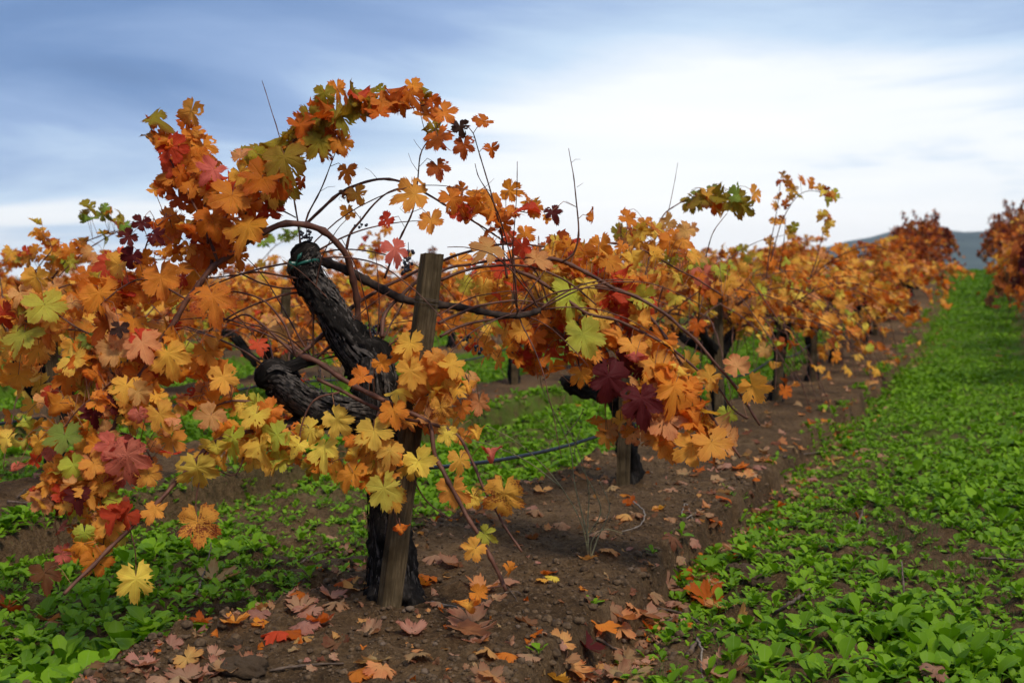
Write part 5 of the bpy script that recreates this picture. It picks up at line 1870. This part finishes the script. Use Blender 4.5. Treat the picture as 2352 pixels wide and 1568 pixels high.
# crumpled scraps and farther litter that cannot be told apart
lv = []
for _ in range(900):
    y = 3.5 + 4.5 * frg.random() ** 1.6
    w = frg.choice((frg.gauss(.84, .09), frg.gauss(.84, .09), frg.gauss(-.5, .14), frg.uniform(-.6, .7)))
    x = float(row_x(y)) + w * NRM
    n = Vector((frg.gauss(0, .6), frg.gauss(0, .6), 1)).normalized()
    lv.append((Vector((x, y, 0)), n, Vector((frg.gauss(0, 1), frg.gauss(0, 1), .1)), frg.uniform(.012, .032), pick('litter', frg), .4))
for _ in range(1500):
    y = frg.uniform(6, 30)
    k = frg.choice((0, 0, 0, -1, 1))
    w = k * W + frg.choice((frg.gauss(.8, .2), frg.gauss(-.7, .25), frg.uniform(-.7, .7)))
    x = float(row_x(y)) + w * NRM
    n = Vector((frg.gauss(0, .35), frg.gauss(0, .35), 1)).normalized()
    lv.append((Vector((x, y, 0)), n, Vector((frg.gauss(0, 1), frg.gauss(0, 1), .1)), frg.uniform(.035, .065), pick('litter', frg), .3))
hz_ = H(np.array([l[0].x for l in lv]), np.array([l[0].y for l in lv]))
for l, z_ in zip(lv, hz_):
    l[0].z = float(z_) + .008
o = add('leaf_litter', mass_mesh('leaf_litter', lv, Vector((0, 0, 0)), frg))
tag(o, 'scattered dry leaves along the far soil ridges', 'leaf litter', kind='stuff')


def twig(px_list, r, mat, label, lift=.012, lifts=None):
    pts = []
    for i, (px, py) in enumerate(px_list):
        g = ground_at(px, py)
        if g is None: return
        pts.append(g + Vector((0, 0, lift + (lifts[i] if lifts else 0))))
    mb = MB()
    cane_mesh(mb, pts, r, r * .6, len(px_list) + int(px_list[0][0]), .015, 6, .06)
    o = mb.build('fallen_twig', M[mat], None, pts[0], True, pts[0])
    tag(o, label, 'twig', 'twigs on the ground')


TW = [
    ([(1780, 1425), (1810, 1405), (1845, 1380), (1862, 1368)], .0075, 'twig', 'thick brown pruned cane slanting over the seedlings of the right aisle', .03),
    ([(2295, 1650), (2330, 1610)], .006, 'twig', 'x', .01),
    ([(2130, 1555), (2180, 1530), (2225, 1515), (2260, 1508)], .007, 'twig', 'brown pruned cane among seedlings by the lower right corner', .03),
    ([(1500, 1408), (1540, 1412), (1580, 1425), (1605, 1440)], .0065, 'twig', 'grey curved twig at the furrow edge beside orange leaves', .02),
    ([(1430, 1480), (1480, 1455), (1530, 1435), (1560, 1425)], .008, 'twig', 'straight brown cane lying in the furrow', .015),
    ([(1370, 1472), (1400, 1490), (1420, 1502)], .007, 'twig', 'short dark twig in the furrow behind the maroon leaf', .012),
    ([(1580, 1510), (1610, 1470), (1640, 1450)], .010, 'twig', 'thick dark twig at the furrow bottom near the lower edge', .012),
    ([(1600, 1470), (1612, 1500), (1610, 1540), (1616, 1565)], .005, 'pale_twig', 'pale bent twig standing by the large pinkish leaf', .01),
    ([(1455, 1160), (1480, 1185), (1470, 1215), (1430, 1230)], .0045, 'pale_twig', 'grey hooked twig curling on the ridge beyond the dry weed', .02),
    ([(1565, 1185), (1575, 1160), (1590, 1195)], .004, 'pale_twig', 'small pale forked twig on the ridge', .01),
    ([(1575, 1195), (1600, 1180), (1612, 1172)], .0035, 'pale_twig', 'thin pale twig at the top of the furrow edge', .01),
    ([(565, 1560), (575, 1535), (592, 1510)], .0035, 'pale_twig', 'bleached little twig on bare soil near the bottom edge', .008),
    ([(1000, 1395), (1040, 1398), (1080, 1405)], .0030, 'pale_twig', 'thin pale twig under the hanging leaf tip', .008),
    ([(990, 1385), (1020, 1392), (1050, 1396)], .0045, 'pale_twig', 'flat bleached bark splinter on the soil right of the trunk', .006),
    ([(450, 1370), (468, 1335), (482, 1300), (486, 1285)], .0045, 'twig', 'dark upright twig among seedlings left of the front vine', .005, [0, .03, .06, .08]),
    ([(2078, 1385), (2074, 1372), (2070, 1360)], .0045, 'twig', 'dark upright cane stub among the right-hand seedlings', .005, [0, .06, .13]),
    ([(1800, 1055), (1850, 1048), (1900, 1042), (1950, 1040)], .007, 'twig', 'long dark cane lying across the far edge of the ridge', .02),
    ([(620, 1545), (680, 1535), (740, 1530), (790, 1528)], .0045, 'twig', 'long dark twig on the soil near the bottom edge', .008),
    ([(690, 1300), (720, 1280), (750, 1270)], .005, 'twig', 'twig on the clods left of the front trunk', .015),
    ([(20, 1160), (70, 1165), (120, 1175)], .007, 'twig', 'cane lying on the soil at the left edge', .02),
    ([(40, 1150), (60, 1130)], .005, 'twig', 'short twig on the soil at the left edge', .02),
    ([(2250, 1300), (2300, 1302), (2350, 1305)], .005, 'twig', 'thin cane over the seedlings at the right edge', .04),
    ([(1970, 1215), (1985, 1190)], .006, 'twig', 'short cane stub in the middle of the right aisle', .02, [0, .05]),
    ([(1150, 1330), (1180, 1370), (1210, 1420), (1260, 1500)], .0016, 'twig', 'long thin tendril running over the soil below the vine', .006),
    ([(1090, 1378), (1130, 1372), (1180, 1362), (1200, 1370)], .0035, 'twig', 'dark twig lying on soil behind the hanging leaf tip', .008),
]
for t in TW:
    if t[3] == 'x':
        continue
    twig(*t)


def lump_mesh(name, seed, mat, nu=9, nv=12, fine=0.0):
    u = np.linspace(0.02, math.pi - .02, nu); w_ = np.linspace(0, 2 * math.pi, nv, endpoint=False)
    S = np.stack([np.outer(np.sin(u), np.cos(w_)), np.outer(np.sin(u), np.sin(w_)), np.outer(np.cos(u), np.ones(nv))], -1)
    f = 1 + .55 * fbm(S[..., 0] * 1.6 + seed * 7 + S[..., 2], S[..., 1] * 1.6 - seed * 3 + S[..., 2] * .7, seed, 3)
    if fine:
        f = f + fine * (.30 * fbm(S[..., 0] * 4 + S[..., 2] * 3 + seed, S[..., 1] * 4 - S[..., 2] * 2, seed + 2, 4, .62))
    S = S * f[..., None] * np.array([1, .85, .62])
    i_ = np.arange(nu * nv).reshape(nu, nv); j_ = np.roll(i_, -1, 1)
    Q = np.stack([i_[:-1], i_[1:], j_[1:], j_[:-1]], -1).reshape(-1, 4)
    T = np.concatenate([np.stack([np.full(nv - 2, 0), i_[0, 1:-1], i_[0, 2:]], -1), np.stack([np.full(nv - 2, i_[-1, 0]), i_[-1, 2:], i_[-1, 1:-1]], -1)])
    return S.reshape(-1, 3), Q, T


CLODS = [mesh_np('soil_clod', *(lambda a: (a[0], [a[1], a[2]]))(lump_mesh('c', 5 + i, None, 30, 40, 1.0)), M['clod']) for i in range(5)]
for i, (px, py, wd) in enumerate([(560, 1535, 92), (535, 1480, 46), (690, 1335, 84), (765, 1305, 66), (1470, 1560, 60), (1700, 1312, 60), (1745, 1338, 52), (640, 1290, 50), (820, 1292, 50)]):
    g = ground_at(px, py)
    s = wd / FPX * g.y / 2
    o = add('soil_clod', CLODS[i % 5], None, g + Vector((0, 0, s * .02)))
    o.scale = (s, s, s); o.rotation_euler = (0, 0, frg.uniform(0, 6.28))
    tag(o, 'rough clod of turned soil ' + ['with pale crust near the bottom edge', 'above the crusted clod near the bottom edge', 'largest on the heap left of the trunk', 'right of the largest clod on the heap', 'cut by the bottom edge beside the furrow', 'among the first seedlings right of the furrow', 'right of the clod among the first seedlings', 'leftmost on the heap left of the trunk', 'next to the front trunk'][i], 'clod', 'clods of turned soil')
PEB = [mesh_np('pebble', *(lambda a: (a[0], [a[1], a[2]]))(lump_mesh('p', 25 + i, None, 7, 9)), M['stone']) for i in range(3)]
for i, (px, py, wd) in enumerate([(975, 1542, 20), (1138, 1602, 22), (975, 1545, 18), (940, 1400, 26), (930, 1405, 18), (1137, 1600, 20), (1305, 1525, 16), (882, 1420, 16), (1000, 1480, 14), (1150, 1545, 18), (690, 1520, 16), (1450, 1310, 18), (880, 1480, 16), (1190, 1440, 14), (1228, 1405, 12), (790, 1540, 14)]):
    g = ground_at(px, py)
    if g is None: continue
    s = wd / FPX * g.y / 2
    o = add('pebble', PEB[i % 3], None, g + Vector((0, 0, s * .25)))
    o.scale = (s, s, s); o.rotation_euler = (0, 0, frg.uniform(0, 6.28))
    tag(o, 'small rounded pebble on the bare soil ridge', 'pebble', 'pebbles on the ridge')


def build_crumbs():
    rg = np.random.RandomState(12)
    base = []
    for i in range(4):
        base.append(lump_mesh('k', 50 + i, None, 5, 6))
    Vs, Qs, Ts, n0 = [], [], [], 0
    n = 9000
    y = 3.4 + 4.2 * rg.rand(n) ** 1.5
    w = rg.uniform(-1.0, 1.0, n)
    x = row_x(y) + w * NRM
    z = H(x, y)
    s = .0025 + .012 * rg.rand(n) ** 3.5
    big = np.arange(n) % 6 == 0
    s = np.where(big, .006 + .020 * rg.rand(n) ** 2.2, s)
    w = np.where(big, np.where(rg.rand(n) < .5, rg.normal(-.52, .12, n), rg.normal(.80, .20, n)), w)
    x = row_x(y) + w * NRM
    z = H(x, y)
    a = rg.uniform(0, 6.283, n)
    for i in range(n):
        V, Q, T = base[i % 4]
        c, sn = math.cos(a[i]), math.sin(a[i])
        Rm = np.array([[c, sn, 0], [-sn, c, 0], [0, 0, 1]]) * s[i]
        Vs.append(V @ Rm + np.array([x[i], y[i], z[i] + s[i] * .2]))
        Qs.append(Q + n0); Ts.append(T + n0); n0 += len(V)
    o = add('soil_crumbs', mesh_np('soil_crumbs', np.vstack(Vs), [np.vstack(Qs), np.vstack(Ts)], M['clod']))
    tag(o, 'fine crumbs of soil strewn over the ridge', 'soil crumbs', kind='stuff')


build_crumbs()

# ------------------------------------------------------------------ the dry weed on the ridge
wb = ground_at(1352, 1285)
weed = empty('dry_weed', wb)
tag(weed, 'spindly dry weed with tiny seed heads standing on the ridge between the stakes', 'weed')
wrg = random.Random(3)
Yw = wb.y
for pts in [[(1352, 1287), (1350, 1200), (1352, 1120), (1330, 1040), (1305, 985), (1290, 960)], [(1354, 1287), (1335, 1200), (1290, 1120), (1240, 1060), (1180, 1010), (1120, 978)], [(1352, 1240), (1320, 1110), (1310, 1030), (1270, 940), (1245, 890), (1238, 845)],
            [(1350, 1230), (1380, 1170), (1345, 1090), (1320, 1040), (1335, 980)], [(1355, 1287), (1375, 1230), (1390, 1200), (1400, 1160), (1375, 1100)], [(1356, 1287), (1360, 1240), (1390, 1215), (1432, 1225)], [(1290, 1120), (1220, 1065), (1150, 1030), (1080, 1010)], [(1300, 1000), (1330, 960), (1340, 940)]]:
    mb = MB()
    P = resample(px_pts(pts, Yw, wrg.uniform(-.12, .12)), .02)
    tube(mb, P, np.linspace(.0034, .0015, len(P)), 5)
    mb.build('stem', M['weed'], weed, None, True, wb)
    e = Vector(tuple(P[-1]))
    for j in range(4):
        q = Vector(tuple(P[-1 - min(len(P) - 1, j * 3)])) + Vector((wrg.uniform(-.03, .03), wrg.uniform(-.03, .03), wrg.uniform(0, .03))) * (0 if j == 0 else 1)
        mb = MB()
        V, Q, T = lump_mesh('s', j + 3, None, 5, 6)
        mb.add(V * .0055 + np.array(tuple(q)), Q, T)
        if j:
            tube(mb, resample([Vector(tuple(P[-1 - min(len(P) - 1, j * 3)])), q], .01), np.float64(.0007), 4)
        mb.build('seed_head', M['seedhead'], weed, None, True, wb)
# ------------------------------------------------------------------ the damp air that pales the ridge
hz = MB()
x0, x1, y0, y1, z0, z1 = -2500, 2500, -420, 2100, -9, 82
hz.add([(x0, y0, z0), (x1, y0, z0), (x1, y1, z0), (x0, y1, z0), (x0, y0, z1), (x1, y0, z1), (x1, y1, z1), (x0, y1, z1)],
       [(0, 3, 2, 1), (4, 5, 6, 7), (0, 1, 5, 4), (1, 2, 6, 5), (2, 3, 7, 6), (3, 0, 4, 7)])
hm, ht, hout = new_mat('haze')
pv = nd(ht, 'ShaderNodeVolumePrincipled', in_Density=0.00019)
pv.inputs['Color'].default_value = (0.80, 0.88, 1.0, 1)
ht.links.new(pv.outputs[0], hout.inputs['Volume'])
tag(hz.build('haze', hm, None, None, False), 'pale damp air over the vineyard', 'haze', kind='stuff')
print('objects', len(bpy.data.objects), 'tris', sum(len(m_.polygons) for m_ in bpy.data.meshes))
